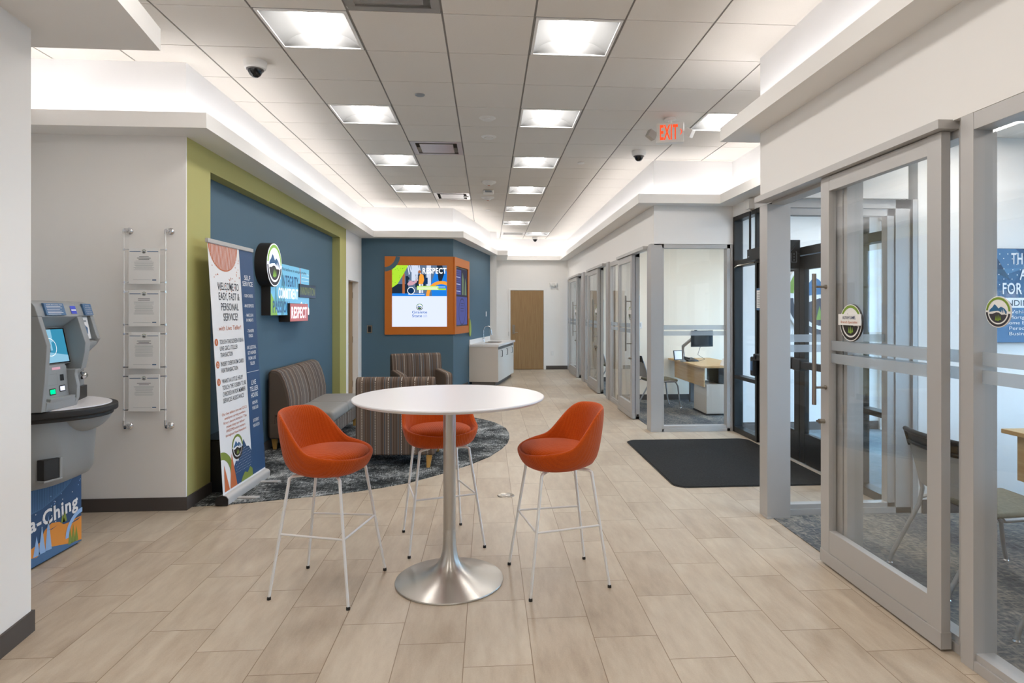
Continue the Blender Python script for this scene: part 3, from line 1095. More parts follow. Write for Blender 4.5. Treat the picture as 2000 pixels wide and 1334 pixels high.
order = ['first', 'second', 'third', 'fourth', 'fifth', 'sixth']
ll = {}
for k, rr in enumerate((0, 3, 6, 9)):
    ll[(0, rr)] = 'square recessed ceiling light, %s from the front in the left row' % order[k]
for k, rr in enumerate((0, 3, 6, 9, 12, 15)):
    ll[(3, rr)] = 'square recessed ceiling light, %s from the front in the right row' % order[k]
ll[(4, 18)] = 'farthest small recessed ceiling light, above the far dome camera'
ll[(6, 3)] = 'recessed ceiling light half hidden by the soffit right of the exit sign'
L0 = None
for (i, j) in lights:
    lab = ll.get((i, j), 'recessed ceiling light over the near part of the lobby, out of the picture')
    loc = (TX0 + (i + .5) * T, TY0 + (j + .5) * T, ZC)
    if L0 is None:
        L0 = make_ceiling_light(lab); L0.location = loc
    else:
        dup(L0, loc, 0, lab)
# office and vestibule lights on the lower ceilings; extras added to brighten rooms
for x, y, lab in ((3.55, 3.85, 'bright flat light on the near office ceiling, seen through the glass'), (2.9, 9.3, 'recessed light inside the office behind the front-facing glass, near its doorway'), (4.3, 9.3, 'extra light added over the desk to brighten the office behind the front-facing glass'),
                  (3.6, 12.2, 'recessed light inside the middle office of the corridor'), (3.6, 15.0, 'recessed light inside the farthest office of the corridor'),
                  (3.55, 2.1, 'extra light added to brighten the near office, past the right edge of the picture'), (3.55, .2, 'recessed light at the rear of the near office'), (4.2, 5.6, 'recessed light in the entrance vestibule'), (4.2, 7.0, 'extra light added to brighten the entrance vestibule')):
    dup(L0, (x, y, 2.902), 0, lab)

# air vents
def vent(i, j, lab, slot=False):
    t = thing('air_vent', lab, 'vent', (TX0 + (i + .5) * T, TY0 + (j + .5) * T, ZC), 0, 'square ceiling air vents')
    H = T / 2 - .01
    f = MB(); w = .055
    pr = lambda s: None
    f.box(-H, H, -H, -H + w, -.002, .012).box(-H, H, H - w, H, -.002, .012).box(-H, -H + w, -H + w, H - w, -.002, .012).box(H - w, H, -H + w, H - w, -.002, .012)
    f.build('frame', 'diffuser_metal', t, bevel=.004)
    MB().box(-H, H, -H, H, .09, .10).build('backing', 'dark_grey', t)
    p = MB()
    if slot:
        for k in range(4): p.box(-H + w, H - w, -.12 + k * .07, -.09 + k * .07, .0, .02)
        p.box(-H + w, H - w, -H + w, -.15, 0, .02).box(-H + w, H - w, .17, H - w, 0, .02)
        p.build('slats', 'diffuser_metal', t)
    else:
        q = H - w - .045
        p.box(-q, q, -q, q, -.004, .004)
        p.build('face_plate', 'diffuser_metal', t, bevel=.003)
    return t
vent(1, -1, 'large square ceiling air vent at the top edge, left of centre')
vent(1, 5, 'square metal ceiling air vent between the two light rows, beyond the sprinkler')
vent(1, 10, 'bright square ceiling air vent near the left cove corner')
vent(3, 18, 'slim slotted air vent at the far end of the ceiling', True)


def round_ceiling(name, x, y, r, lab, cat, prof, m='white_plastic', grp=None):
    t = thing(name, lab, cat, (x, y, ZC), 0, grp)
    MB().lathe([(a * r, b) for a, b in prof], 36).build('body', m, t, smooth=50)
    return t
flat = [(0, -.012), (.7, -.012), (.95, -.006), (1, 0), (1, .002)]
round_ceiling('sprinkler_cap', -.615, 5.58, .045, 'small grey sprinkler cap near the front, between the light rows', 'sprinkler', flat, 'print_grey', 'ceiling sprinkler caps')
round_ceiling('speaker', -.01, 6.21, .085, 'round white disc in the ceiling, nearer of the two before the centre smoke detector', 'speaker', [(0, -.02), (.6, -.02), (.62, -.012), (.8, -.01), (1, 0), (1, .002)], grp='round white discs on the ceiling')
round_ceiling('speaker', .006, 6.87, .085, 'round white disc in the ceiling, farther of the two before the centre smoke detector', 'speaker', [(0, -.02), (.6, -.02), (.62, -.012), (.8, -.01), (1, 0), (1, .002)], grp='round white discs on the ceiling')
round_ceiling('sprinkler_cap', 1.213, 7.99, .05, 'pale sprinkler cap between the right light row and the right cove', 'sprinkler', flat, grp='ceiling sprinkler caps')
round_ceiling('sprinkler_cap', -.38, 10.46, .05, 'sprinkler cap just in front of the far left air vent', 'sprinkler', flat, grp='ceiling sprinkler caps')
round_ceiling('sprinkler_cap', -.01, 11.8, .05, 'sprinkler cap beyond the far smoke detector', 'sprinkler', flat, grp='ceiling sprinkler caps')
for x, y, lab in ((.008, 9.25, 'round smoke detector in front of the square sensor'), (-.008, 10.49, 'round smoke detector behind the square sensor')):
    t = thing('smoke_detector', lab, 'smoke detector', (x, y, ZC), 0, 'smoke detectors on the ceiling centre line')
    MB().lathe([(0, -.055), (.03, -.055), (.05, -.04), (.062, -.03), (.085, -.028), (.105, -.014), (.11, 0), (.11, .002)], 36).build('body', 'white_plastic', t, smooth=40)
    MB().lathe([(0, -.058), (.02, -.058), (.022, -.053)], 20).build('button', 'print_orange', t)
t = thing('motion_sensor', 'square white sensor between the two smoke detectors', 'sensor', (.0, 9.93, ZC))
MB().box(-.085, .085, -.085, .085, -.05, 0).build('body', 'white_plastic', t, bevel=.015)
MB().box(-.055, .055, -.088, -.082, -.042, -.012).build('window', 'print_grey', t)


def dome(x, y, s, lab):
    t = thing('dome_camera', lab, 'camera', (x, y, ZC), 0, 'dome cameras on the ceiling')
    MB().lathe([(a * s, b * s) for a, b in [(0, -.062), (.068, -.062), (.078, -.055), (.084, -.03), (.086, 0), (.086, .002)]], 40).build('housing', 'white_plastic', t, smooth=40)
    MB().lathe([(a * s, b * s) for a, b in [(0, -.125), (.02, -.122), (.038, -.108), (.052, -.085), (.056, -.062)]], 32).build('dome', 'screen_black', t, smooth=60)
    MB().lathe([(a * s, b * s) for a, b in [(.056, -.070), (.064, -.068), (.066, -.06)]], 32).build('ring', 'dark_grey', t, smooth=60)
    return t
dome(-1.816, 4.93, 1.0, 'nearest dome camera, on the ceiling left of the front light')
dome(1.825, 7.36, 1.0, 'dome camera on the ceiling below the exit sign')
dome(1.217, 16.0, 1.0, 'tiny dome camera at the far end of the ceiling')

# exit sign
ex = thing('exit_sign', 'white EXIT sign with red letters hanging from the ceiling', 'exit sign', (1.83, 6.09, 0), -.28)
MB().box(-.135, .135, -.022, .022, 3.265, 3.455).build('housing', 'white_plastic', ex, bevel=.008)
MB().box(-.14, .13, -.045, .03, 3.25, 3.268).build('lower_lip', 'white_plastic', ex, bevel=.003)
MB().lathe([(0, 3.503), (.06, 3.503), (.06, 3.49), (.02, 3.48), (.02, 3.45)], 24).build('canopy', 'white_plastic', ex)
a = Art((0, -.0225, 3.36), (1, 0, 0), (0, 0, 1))
a.text('EXIT', -.012, -.07, .145, 'exit_red', w=.175, k=1, align='c', bold=.03)
a.poly([(.098, .03), (.106, .03), (.120, 0), (.106, -.03), (.098, -.03), (.110, 0)], 'exit_red', 1)
a.build('lettering', None, ex, smooth=0)
for s, nm in ((1, 'lamp_head'), (-1, 'lamp_head')):
    h = MB(Matrix.Translation((s * .185, -.015, 3.345)) @ Matrix.Rotation(s * -.6, 4, 'Z') @ Matrix.Rotation(.5, 4, 'Y'))
    h.box(-.045, .045, -.03, .03, -.04, .04)
    h.M = Matrix.Identity(4)
    h.tube([(s * .13, 0, 3.36), (s * .16, -.005, 3.355)], .018)
    h.build(nm, 'white_plastic' if s > 0 else 'diffuser_metal', ex, bevel=.01)

# wall devices
em = thing('emergency_light', 'white emergency light with two round heads on the far wall', 'emergency light', (1.742, 16.45, 2.28))
MB().box(-.10, .10, -.05, 0, -.055, .055).build('housing', 'white_plastic', em, bevel=.01)
for s in (-1, 1):
    MB(Matrix.Translation((s * .06, -.05, -.005)) @ Matrix.Rotation(PI / 2, 4, 'X')).lathe([(0, .04), (.03, .035), (.035, .0)], 20).build('lamp_head', 'white_plastic', em, smooth=50)
ol = thing('wall_outlet', 'white electrical outlet low on the far wall', 'outlet', (1.715, 16.45, .437))
MB().box(-.038, .038, -.007, 0, -.06, .06).build('plate', 'white_plastic', ol, bevel=.003)
MB().box(-.017, .017, -.010, -.006, .010, .038).box(-.017, .017, -.010, -.006, -.038, -.010).build('sockets', 'paper', ol, bevel=.003)
ang = math.atan2(15.03 - 11.65, .04 + .66)
sw = thing('light_switch', 'small white light switch on the blue angled wall', 'switch', (-.055, 14.57, 1.50), ang - PI / 2 + PI / 2)
MB().box(-.037, .037, -.006, 0, -.058, .058).build('plate', 'white_plastic', sw, bevel=.003)
MB().box(-.012, .012, -.011, -.005, -.028, .028).build('rocker', 'paper', sw, bevel=.002)
cr = thing('card_reader', 'black card reader with light rim on the dark blue wall', 'card reader', (-2.212, 11.65, 1.227))
MB().box(-.048, .048, -.012, 0, -.072, .072).build('back_plate', 'nickel', cr, bevel=.003)
MB().box(-.028, .028, -.028, -.011, -.055, .055).build('reader_body', 'black_plastic', cr, bevel=.006)
th = thing('thermostat', 'white thermostat on the back wall of the glass-fronted office', 'thermostat', (2.61, 10.62, 1.318))
MB().box(-.075, .075, -.025, 0, -.055, .055).build('body', 'white_plastic', th, bevel=.006)
MB().box(-.035, .045, -.028, -.024, -.028, .035).build('display', 'print_grey', th)

# entrance devices
sb = thing('junction_box', 'white junction box with black conduit above the black door frame', 'box', (3.17, 7.19, 2.83))
MB().box(-.07, 0, -.06, .06, -.045, .075).build('box', 'white_plastic', sb, bevel=.006)
MB().tube([(-.03, .0, -.045), (-.03, .0, -.07)], .02, 14).build('collar', 'white_plastic', sb)
MB().tube([(-.03, .0, -.07), (-.03, -.004, -.3), (-.034, -.01, -.55)], .014, 12).build('conduit', 'black_plastic', sb)
op = thing('door_operator', 'black automatic door operator above the entrance doors', 'door operator', (3.17, 6.05, 2.13))
MB().box(-.12, 0, 0, 1.02, .02, .155).box(-.12, -.001, 0, .13, -.14, .02).build('housing', 'black_frame', op, bevel=.006)
MB().box(-.122, -.119, .955, .99, .06, .075).build('maker_plate', 'print_grey', op)
MB().tube([(-.06, .95, .0), (-.12, 1.3, -.015), (-.05, 1.55, -.02)], .008).tube([(-.06, .25, -.02), (-.12, .5, -.04), (-.06, .75, -.04)], .008).build('arm', 'nickel', op)
a = Art((-.0605, -.0015, -.02), (1, 0, 0), (0, 0, 1))
a.ring(-.005, 0, 0, .0, 'print_grey', 1, n=3) if False else None
a.rect(-.038, -.055, .022, .055, 'print_grey', 1); a.rect(-.033, -.05, .017, .05, 'black_frame', 2)
for z in (-.03, 0, .03): a.disc(-.008, z, .006, 'print_grey', 3, n=12)
a.build('switch_plate', None, op, smooth=0)
hd = thing('hand_scanner', 'black handle unit with small blue display on the entrance door frame', 'reader', (3.175, 7.11, .905))
MB().box(-.055, 0, -.06, .045, -.115, .115).build('body', 'black_plastic', hd, bevel=.018)
MB().box(-.058, -.054, -.035, .02, -.05, .06).build('display', 'slate_blue', hd)
ns = thing('door_notice', 'white notice with blue bars stuck on the black door', 'notice', (3.168, 6.98, 1.70))
MB().box(-.004, 0, -.10, .08, -.13, .13).build('sheet', 'paper', ns)
a = Art((-.0045, .08, 0), (0, -1, 0), (0, 0, 1))
a.rect(0, .105, .18, .13, 'screen_logo_blue' if False else 'slate_blue'); a.rect(0, -.13, .18, -.105, 'slate_blue')
for k in range(9): a.rect(.02, .075 - k * .02, .15 - (k % 3) * .02, .082 - k * .02, 'print_grey')
a.build('print', None, ns, smooth=0)

# big emblem on the vestibule wall
eb = thing('wall_emblem', 'large round mountain emblem on the vestibule wall behind the doors', 'emblem', (4.40, 7.80, 1.74))
MB(Matrix.Rotation(PI / 2, 4, 'X')).lathe([(0, .035), (.54, .035), (.545, .03), (.545, .0), (0, 0)], 72).build('disc', 'emblem_white', eb, smooth=30)
a = Art((0, -.0355, 0), (1, 0, 0), (0, 0, 1), eps=.001); a.emblem(0, 0, .535, 1); a.build('artwork', None, eb, smooth=0)

# entrance floor mat
me_ = []
for cx_, cy_, a0 in ((3.02, 5.42, -PI / 2), (3.02, 7.18, 0), (1.76, 7.18, PI / 2), (1.76, 5.42, PI)):
    for k in range(7):
        q = a0 + k / 6 * PI / 2
        me_.append((cx_ + .12 * math.cos(q), cy_ + .12 * math.sin(q)))
fm = thing('door_mat', 'black rectangular door mat with rounded corners before the entrance', 'mat', (0, 0, 0))
MB().prism(me_, .001, .006).build('rubber_backing', 'rubber', fm, bevel=.002)
me2 = [(2.39 + (x - 2.39) * .985, 6.3 + (y - 6.3) * .99) for x, y in me_]
MB().prism(me2, .0055, .011).build('pile', 'mat_pile', fm)

# floor box cover
fb = thing('floor_outlet_cover', 'round metal floor outlet cover behind the right stool', 'floor cover', (.147, 5.19, 0))
MB().lathe([(0, .005), (.062, .005), (.066, .006), (.07, .003), (.072, 0), (0, 0)], 36).build('plate', 'nickel', fb, smooth=30)
MB().box(-.035, .035, -.03, .03, .0045, .0065).build('lid', 'brushed_steel', fb, bevel=.001)

# ================================================================== BISTRO TABLE AND STOOLS
tb = thing('bistro_table', 'tall round white table on a brushed steel trumpet base', 'table', (-.224, 3.575, 0))
R_ = .548
MB().lathe([(0, 1.038), (.46, 1.038), (.53, 1.045), (R_ - .002, 1.056), (R_, 1.060), (R_ - .002, 1.065), (R_ - .006, 1.067), (0, 1.067)], 128).build('table_top', 'laminate_white', tb, smooth=25)
MB().lathe([(0, .04), (.036, .10), (.036, 1.02), (.036, 1.03)], 48).build('pole', 'brushed_steel', tb, smooth=40)
MB().lathe([(.0, 1.02), (.11, 1.02), (.115, 1.03), (.115, 1.038), (0, 1.038)], 40).build('mounting_plate', 'dark_grey', tb, smooth=30)
pr = [(0, .30), (.0362, .30), (.0366, .25), (.0385, .21), (.043, .17), (.052, .135), (.068, .105), (.092, .082), (.125, .062), (.17, .045), (.22, .031), (.265, .021), (.30, .014), (.309, .011), (.311, .006), (.308, 0), (0, 0)]
MB().lathe(pr, 96).build('base', 'brushed_steel', tb, smooth=40)


def make_stool(label):
    """faces local -y"""
    t = thing('bar_stool', label, 'stool', group='orange bar stools around the tall table')
    nu = 56
    def rim(th):
        s = (1 - math.cos(th)) / 2          # 0 front, 1 back
        k = max(0, min(1, (s - .47) / .42)); k = k * k * (3 - 2 * k)
        h = .746 + .095 * s ** .9 + .168 * k
        wx = .262 - .012 * s
        wy = .235 if math.cos(th) > 0 else .262
        # squarer back corners
        p = 2.35
        c, sn = math.cos(th), math.sin(th)
        q = (abs(c) ** p + abs(sn) ** p) ** (-1 / p)
        return Vector((wx * sn * q, -wy * c * q, h))
    rows = [('o', 0.0), ('o', .18), ('o', .42), ('o', .7), ('o', .9), ('o', 1.0), ('i', 1.0), ('i', .9), ('i', .68), ('i', .45), ('i', .25), ('i', .1)]
    def fn(u, v):
        th = 2 * PI * u
        k = int(round(v * (len(rows) + 1)))
        Rr = rim(th)
        zb = .652
        if k == 0 or k == len(rows) + 1:
            z = zb if k == 0 else zb + .055
            return (Rr.x * .02, Rr.y * .02 + .0, z)
        side, q = rows[k - 1]
        if side == 'o':
            zz = zb + (Rr.z - zb) * q
            f_ = .80 + .20 * (1 - (1 - q) ** 1.7)
            if q == 0: f_ = .70
            if q == 1: f_, zz = .985, Rr.z
            return (Rr.x * f_, Rr.y * f_ + .0, zz)
        ins = .030 if q < 1 else .016
        L_ = Vector((Rr.x, Rr.y)); ln = L_.length
        zz = zb + .05 + (Rr.z - zb - .05) * q
        f_ = (.80 + .20 * (1 - (1 - q) ** 1.7))
        if q == 1: zz = Rr.z + .001
        rr = (ln * f_ - ins) / ln
        return (Rr.x * rr, Rr.y * rr, zz)
    sh = MB(); sh.grid(fn, nu, len(rows) + 2, cu=True)
    sh.build('seat_shell', 'orange_knit', t, smooth=80, subsurf=1)
    # seam up the inside corners
    cu_ = MB()
    def fc(u, v):
        a = 2 * PI * u
        k = int(round(v * 8))
        pr_ = [(0, .722), (.7, .722), (.93, .732), (1.0, .752), (.985, .772), (.92, .786), (.75, .796), (.4, .802), (0, .803)]
        r_, z_ = pr_[k]
        q = (abs(math.cos(a)) ** 2.4 + abs(math.sin(a)) ** 2.4) ** (-1 / 2.4)
        return (.208 * r_ * math.sin(a) * q, -.208 * r_ * math.cos(a) * q - .010, z_ - .012 * (1 - math.cos(a)) * .5 * r_ - .006)
    cu_.grid(fc, 40, 9, cu=True)
    cu_.build('cushion', 'orange_knit', t, smooth=80, subsurf=1)
    feet = [(-.247, -.236), (.247, -.236), (-.206, .236), (.206, .236)]
    tops = [(-.165, -.150), (.165, -.150), (-.150, .150), (.150, .150)]
    for (fx, fy), (tx, ty) in zip(feet, tops):
        lg = MB().tube([(tx * .55, ty * .6, .648), (tx * .9, ty * .92, .650), (tx, ty, .642), (tx + (fx - tx) * .06, ty + (fy - ty) * .06, .60), (fx, fy, .012)], [.0085, .0085, .0088, .0085, .0075], 12)
        o = lg.build('leg', 'white_metal', t, smooth=50)
        MB().lathe([(0, 0), (.0105, 0), (.0105, .012), (.008, .016), (0, .016)], 14, c=(fx, fy)).build('glide', 'rubber', o)
    def at(i, z):
        (fx, fy), (tx, ty) = feet[i], tops[i]
        k = (.642 - z) / (.642 - .012)
        return (tx + (fx - tx) * k, ty + (fy - ty) * k, z)
    z = .345
    p = [at(2, z), at(0, z), at(1, z), at(3, z)]
    MB().tube([p[0], p[1]], .006, 10).tube([p[1], p[2]], .006, 10).tube([p[2], p[3]], .006, 10).build('footrest', 'white_metal', t, smooth=50)
    MB().box(-.205, -.203, .150, .175, .70, .74).build('side_tag', 'paper', t) if False else None
    MB().box(-.17, .17, -.16, .16, .640, .652).build('seat_plate', 'dark_grey', t, bevel=.004) if False else None
    return t
st = make_stool('orange fabric bar stool left of the tall table, facing right')
st.location = (-.905, 3.55, 0); st.rotation_euler = (0, 0, PI / 2 - .222)
dup(st, (-.33, 4.21, 0), .295, 'orange fabric bar stool behind the tall table, facing the camera')
dup(st, (.408, 3.575, 0), -PI / 2 + .20, 'orange fabric bar stool right of the tall table, facing left')

# ================================================================== LOUNGE SEATING
def foot(t, x, y, m='leg_wood', h=.13, dx=.012, dy=.012):
    mb = MB()
    b_ = .016; c_ = .028
    vs = [(x + dx - b_, y + dy - b_, 0), (x + dx + b_, y + dy - b_, 0), (x + dx + b_, y + dy + b_, 0), (x + dx - b_, y + dy + b_, 0),
          (x - c_, y - c_, h), (x + c_, y - c_, h), (x + c_, y + c_, h), (x - c_, y + c_, h)]
    mb.add(vs, [(0, 3, 2, 1), (4, 5, 6, 7), (0, 1, 5, 4), (1, 2, 6, 5), (2, 3, 7, 6), (3, 0, 4, 7)])
    return mb.build('leg', m, t, bevel=.003)


# two-seat armless sofa, local front is -y, seats side by side along x
so = thing('two_seat_sofa', 'armless two-seat sofa, striped backs and plain grey seats, by the blue wall', 'sofa', (-2.455, 7.01, 0), PI / 2)
# local x -> world y, local -y -> world +x
for k in range(2):
    x0 = k * .79; x1 = x0 + .785
    MB().softbox(x0, x1, -.70, -.02, .135, .305, .02).build('seat_base', 'striped_fabric', so, smooth=60)
    MB().softbox(x0, x1, -.72, -.13, .300, .435, .045, (0, .006, .012)).build('seat_cushion', 'grey_vinyl', so, smooth=60)
    # backrest: side profile swept along x, thick and curved forward
    prof = [(-.004, .14), (-.004, .86), (-.015, .892), (-.05, .905), (-.10, .900), (-.145, .872), (-.19, .78), (-.225, .66), (-.245, .55), (-.245, .44), (-.22, .40), (-.10, .38), (-.08, .14)]
    bb = MB(); bb.prism(prof, x0 + .004, x1 - .004, 'x')
    bb.build('backrest', 'striped_fabric', so, bevel=.034, seg=4, smooth=60)
for x in (.07, 1.50):
    for y in (-.06, -.64):
        foot(so, x, y, dx=.012 if x < 1 else -.012, dy=0)


def make_armchair(label):
    """local front -y, origin under the middle of the seat"""
    t = thing('lounge_armchair', label, 'armchair', group='striped lounge armchairs')
    MB().softbox(-.275, .275, -.36, .28, .13, .30, .02).build('seat_base', 'striped_fabric', t, smooth=60)
    MB().softbox(-.272, .272, -.40, .20, .295, .44, .045, (0, .006, .014)).build('seat_cushion', 'grey_vinyl', t, smooth=60)
    prof = [(.385, .13), (.390, .84), (.375, .885), (.34, .905), (.29, .900), (.255, .87), (.225, .76), (.20, .62), (.19, .44), (.20, .30), (.22, .13)]
    MB().prism(prof, -.39, .39, 'x').build('backrest', 'striped_fabric', t, bevel=.028, seg=4, smooth=50)
    for s in (-1, 1):
        ap = [(-.39, .13), (-.40, .60), (-.375, .635), (-.34, .645), (.30, .665), (.30, .13)]
        MB().prism(ap, s * .28 if s > 0 else -.395, .395 if s > 0 else -.28, 'x').build('armrest', 'striped_fabric', t, bevel=.022, seg=3, smooth=50)
    for x in (-.335, .335):
        for y in (-.33, .34):
            foot(t, x, y, dx=-.01 if x > 0 else .01, dy=.015 if y > 0 else -.01)
    return t
ac = make_armchair('striped armchair seen from the back, directly behind the tall table')
ac.location = (-.905, 6.535, 0); ac.rotation_euler = (0, 0, PI - .045)
dup(ac, (-1.03, 9.42, 0), .33, 'striped armchair facing the room, standing before the dark blue wall')
ac.rotation_euler = (0, 0, PI - .045)
bx_ = thing('floor_box', 'low black box tucked in the blue recess behind the banner', 'box', (-2.35, 5.66, .006))
MB().box(-.12, .12, -.235, .235, 0, .44).build('body', 'black_plastic', bx_, bevel=.006)
MB().box(-.122, .122, -.237, .237, .44, .452).build('lid', 'screen_black', bx_, bevel=.003)
# ================================================================== ROLL-UP BANNER
bn = thing('rollup_banner', 'tall white and navy roll-up banner with welcome text, leaning by the green wall', 'banner', (-2.12, 5.055, .006), -.03)
cas = MB()
cp = [(.042, .0), (.044, .046), (.030, .066), (.0, .074), (-.035, .066), (-.05, .042), (-.05, .0)]
cas.prism(cp, .012, .888, 'y'); cas.build('cassette', 'aluminium', bn, smooth=50)
for y0, y1 in ((.0, .012), (.888, .90)):
    MB().prism([(p[0] * 1.06, p[1] * 1.05) for p in cp], y0, y1, 'y').build('end_cap', 'black_plastic', bn, smooth=50)
for y in (.20, .68):
    MB().prism([(.03, y - .02), (.20, y - .028), (.222, y), (.20, y + .028), (.03, y + .02)], 0, .01).build('foot', 'aluminium', bn, bevel=.002)
bh, bw_ = 2.045, .86
tilt = math.atan2(-.125, bh)
Vb = Vector((math.sin(tilt), 0, math.cos(tilt)))
ob_ = Vector((.0, .02, .08))
MB().prism([(0.0, .07), (.0012, .07), (.0012 - .125, .07 + bh), (-.125, .07 + bh)], .02, .02 + bw_, 'y').build('fabric', 'print_white', bn, smooth=0)
tp = Vector((-.125, 0, .07 + bh))
MB().prism([(tp.x - .012, tp.z - .012), (tp.x + .012, tp.z - .012), (tp.x + .012, tp.z + .022), (tp.x - .012, tp.z + .022)], .01, .89, 'y').build('top_rail', 'aluminium', bn, bevel=.003)
MB().tube([(-.04, .45, .04), (-.15, .45, 2.08)], .008).build('support_pole', 'aluminium', bn)
a = Art(Vector((.0016, .02, .07)), (0, 1, 0), Vb)
HH = bh
Yf = lambda fr: HH * (1 - fr)
a.rect(.575, .02, bw_, HH - .01, 'navy', 1)
pts = [(.27 + .265 * math.cos(PI + PI * k / 20), HH - .012 + .215 * math.sin(PI + PI * k / 20)) for k in range(21)]
a.poly(pts, 'print_orange', 1)
random.seed(3)
for k in range(22):
    x = .03 + k * .0225
    d = .215 * math.sqrt(max(0, 1 - ((x - .27) / .265) ** 2))
    if d > .03: a.rect(x, HH - .012 - d + .01, x + .006, HH - .015, 'print_white', 2)
for k in range(34):
    an = PI + .25 + random.random() * 2.6; rr_ = .30 + random.random() * .14
    x, y = .27 + rr_ * math.cos(an) * .8, HH - .01 + rr_ * math.sin(an) * .95
    if .01 < x < .55: a.disc(x, y, .006, 'print_orange', 1, n=8)
W_ = lambda s, x, fr, h, m, w=None, al='c', b=.008: a.text(s, x, Yf(fr) - h / 2, h, m, w=w, k=2, align=al, bold=b)
W_('WELCOME TO', .32, .172, .062, 'print_text', .40)
W_('EASY, FAST &', .33, .213, .062, 'print_text', .39)
W_('PERSONAL', .33, .256, .062, 'print_text', .33)
W_('SERVICE!', .33, .298, .062, 'print_text', .27)
W_('with Live Teller!', .31, .343, .038, 'print_orange', .42, b=.0)
for num, f0, lines in (('1', .398, ['TOUCH THE SCREEN FOR A', 'LIVE GSCU TELLER', 'TRANSACTION']), ('2', .487, ['INSERT DEBIT/ATM CARD', 'FOR TRANSACTION']), ('3', .556, ['WANT A LITTLE HELP?', 'TOUCH THE SCREEN TO BE', 'CHECKED IN FOR MEMBER', 'SERVICES ASSISTANCE'])):
    a.disc(.045, Yf(f0), .030, 'print_orange', 1)
    a.text(num, .045, Yf(f0) - .014, .028, 'print_white', k=2, align='c', bold=.02)
    for q, s_ in enumerate(lines):
        a.text(s_, .10, Yf(f0 + q * .0262) - .018, .036, 'print_text', w=.0205 * len(s_), k=2, bold=.004)
for q, s_ in enumerate(['Our live tellers are real GSCU', 'employees serving members', 'from a secure location. This', 'means they can deliver', 'AWESOME to more members', 'throughout New Hampshire!']):
    a.text(s_, .30, Yf(.688 + q * .0175) - .010, .022, 'print_orange', w=.0158 * len(s_), k=2, align='c')
a.emblem(.305, Yf(.838), .105, 1, ('print_white', 'print_green', 'sign_side', 'slate_blue', 'print_green'))
a.ring(.305, Yf(.838), .099, .105, 'print_green', 3, 0, PI)
a.ring(.305, Yf(.838), .099, .105, 'sign_side', 3, PI, 2 * PI)
a.ring(.0, .13, .155, .215, 'print_green', 1, 0.0, PI / 2)
a.poly([(.03, .02), (.12, .02), (.045, .24)], 'print_orange', 2); a.poly([(.13, .02), (.26, .02), (.19, .30)], 'print_orange', 2)
a.poly([(.14, .02), (.15, .10), (.20, .16), (.26, .22), (.31, .21), (.36, .29), (.43, .37), (.48, .30), (.53, .29), (.575, .24), (.575, .02)], 'navy', 1)
a.poly([(.33, .02), (.37, .06), (.42, .09), (.47, .07), (.53, .11), (.575, .08), (.575, .02)], 'print_green', 3)
for i in range(12):
    for j in range(9):
        x, y = .25 + i * .026 + (j % 2) * .013, .12 + j * .022
        if y < .36 - abs(x - .43) * .9 and x < .57: a.disc(x, y, .0035, 'print_white', 4, n=6)
for s_, f0, h, w in (('SELF', .125, .042, .13), ('SERVICE', .152, .042, .22), ('- CASH CHECKS', .205, .028, .20), ('- MAKE DEPOSITS', .250, .028, .21), ('- MAKE LOAN', .292, .028, .16), ('PAYMENTS', .314, .028, .15), ('- TRANSFER', .362, .028, .15), ('FUNDS', .384, .028, .09),
                     ('ASK QUESTIONS,', .435, .030, .20), ('GET ANSWERS', .459, .030, .18), ('FROM A LIVE', .483, .030, .16), ('TELLER', .507, .030, .10), ('LIVE', .592, .042, .10), ('TELLER', .620, .042, .18), ('HOURS', .648, .042, .15), ('MON-FRI', .682, .030, .11), ('9:00-5:00', .705, .030, .13), ('SATURDAY', .760, .030, .13), ('9:00-NOON', .783, .030, .14)):
    a.text(s_, .715, Yf(f0) - h / 2, h, 'print_white', w=w, k=2, align='c', bold=.012)
a.rect(.585, Yf(.545), .85, Yf(.545) + .003, 'print_white', 2)
a.build('artwork', None, bn, smooth=0)

# ================================================================== BACKLIT WALL SIGN
ws = thing('wall_sign', 'lit wall sign with round mountain emblem and words on the blue recess wall', 'sign', (-2.483, 0, 0))
Mx = Matrix.Translation((0, 6.955, 2.068)) @ Matrix.Rotation(PI / 2, 4, 'Y')
MB(Mx).lathe([(0, 0), (.242, 0), (.242, .125), (.236, .128), (0, .128)], 72).build('round_box', 'sign_side', ws, smooth=30)
MB().box(0, .100, 6.915, 8.362, 1.51, 2.11).build('main_box', 'sign_side', ws, bevel=.003)
MB().box(.0, .115, 7.90, 8.62, 1.735, 1.905).build('small_box', 'sign_side', ws, bevel=.003)
MB().box(.0, .130, 7.48, 8.205, 1.432, 1.655).build('low_box', 'sign_side', ws, bevel=.003)
a = Art((.1285, 6.955, 2.068), (0, 1, 0), (0, 0, 1))
a.emblem(0, 0, .236, 1, ('lit_white', 'lit_green', 'emblem_dark', 'lit_cyan_dark', 'lit_green'))
a.build('emblem_face', None, ws, smooth=0)
a = Art((.1005, 6.915, 1.51), (0, 1, 0), (0, 0, 1))
a.rect(.003, .003, 1.444, .597, 'lit_cyan', 1)
a.poly([(.003, .003), (.003, .25), (.12, .16), (.22, .003)], 'lit_green', 2)
for tx, th_ in ((.16, .32), (.25, .25), (.34, .30)): a.poly([(tx - .05, .10), (tx + .05, .10), (tx, .10 + th_)], 'lit_teal', 3)
a.poly([(.30, .50), (.36, .42), (.40, .28), (.39, .14), (.33, .003), (.42, .003), (.47, .14), (.47, .30), (.42, .44), (.34, .55)], 'lit_teal', 3)
a.poly([(1.03, .597), (1.06, .50), (1.05, .42), (1.10, .30), (1.125, .30), (1.075, .43), (1.085, .50), (1.055, .597)], 'lit_red', 3)
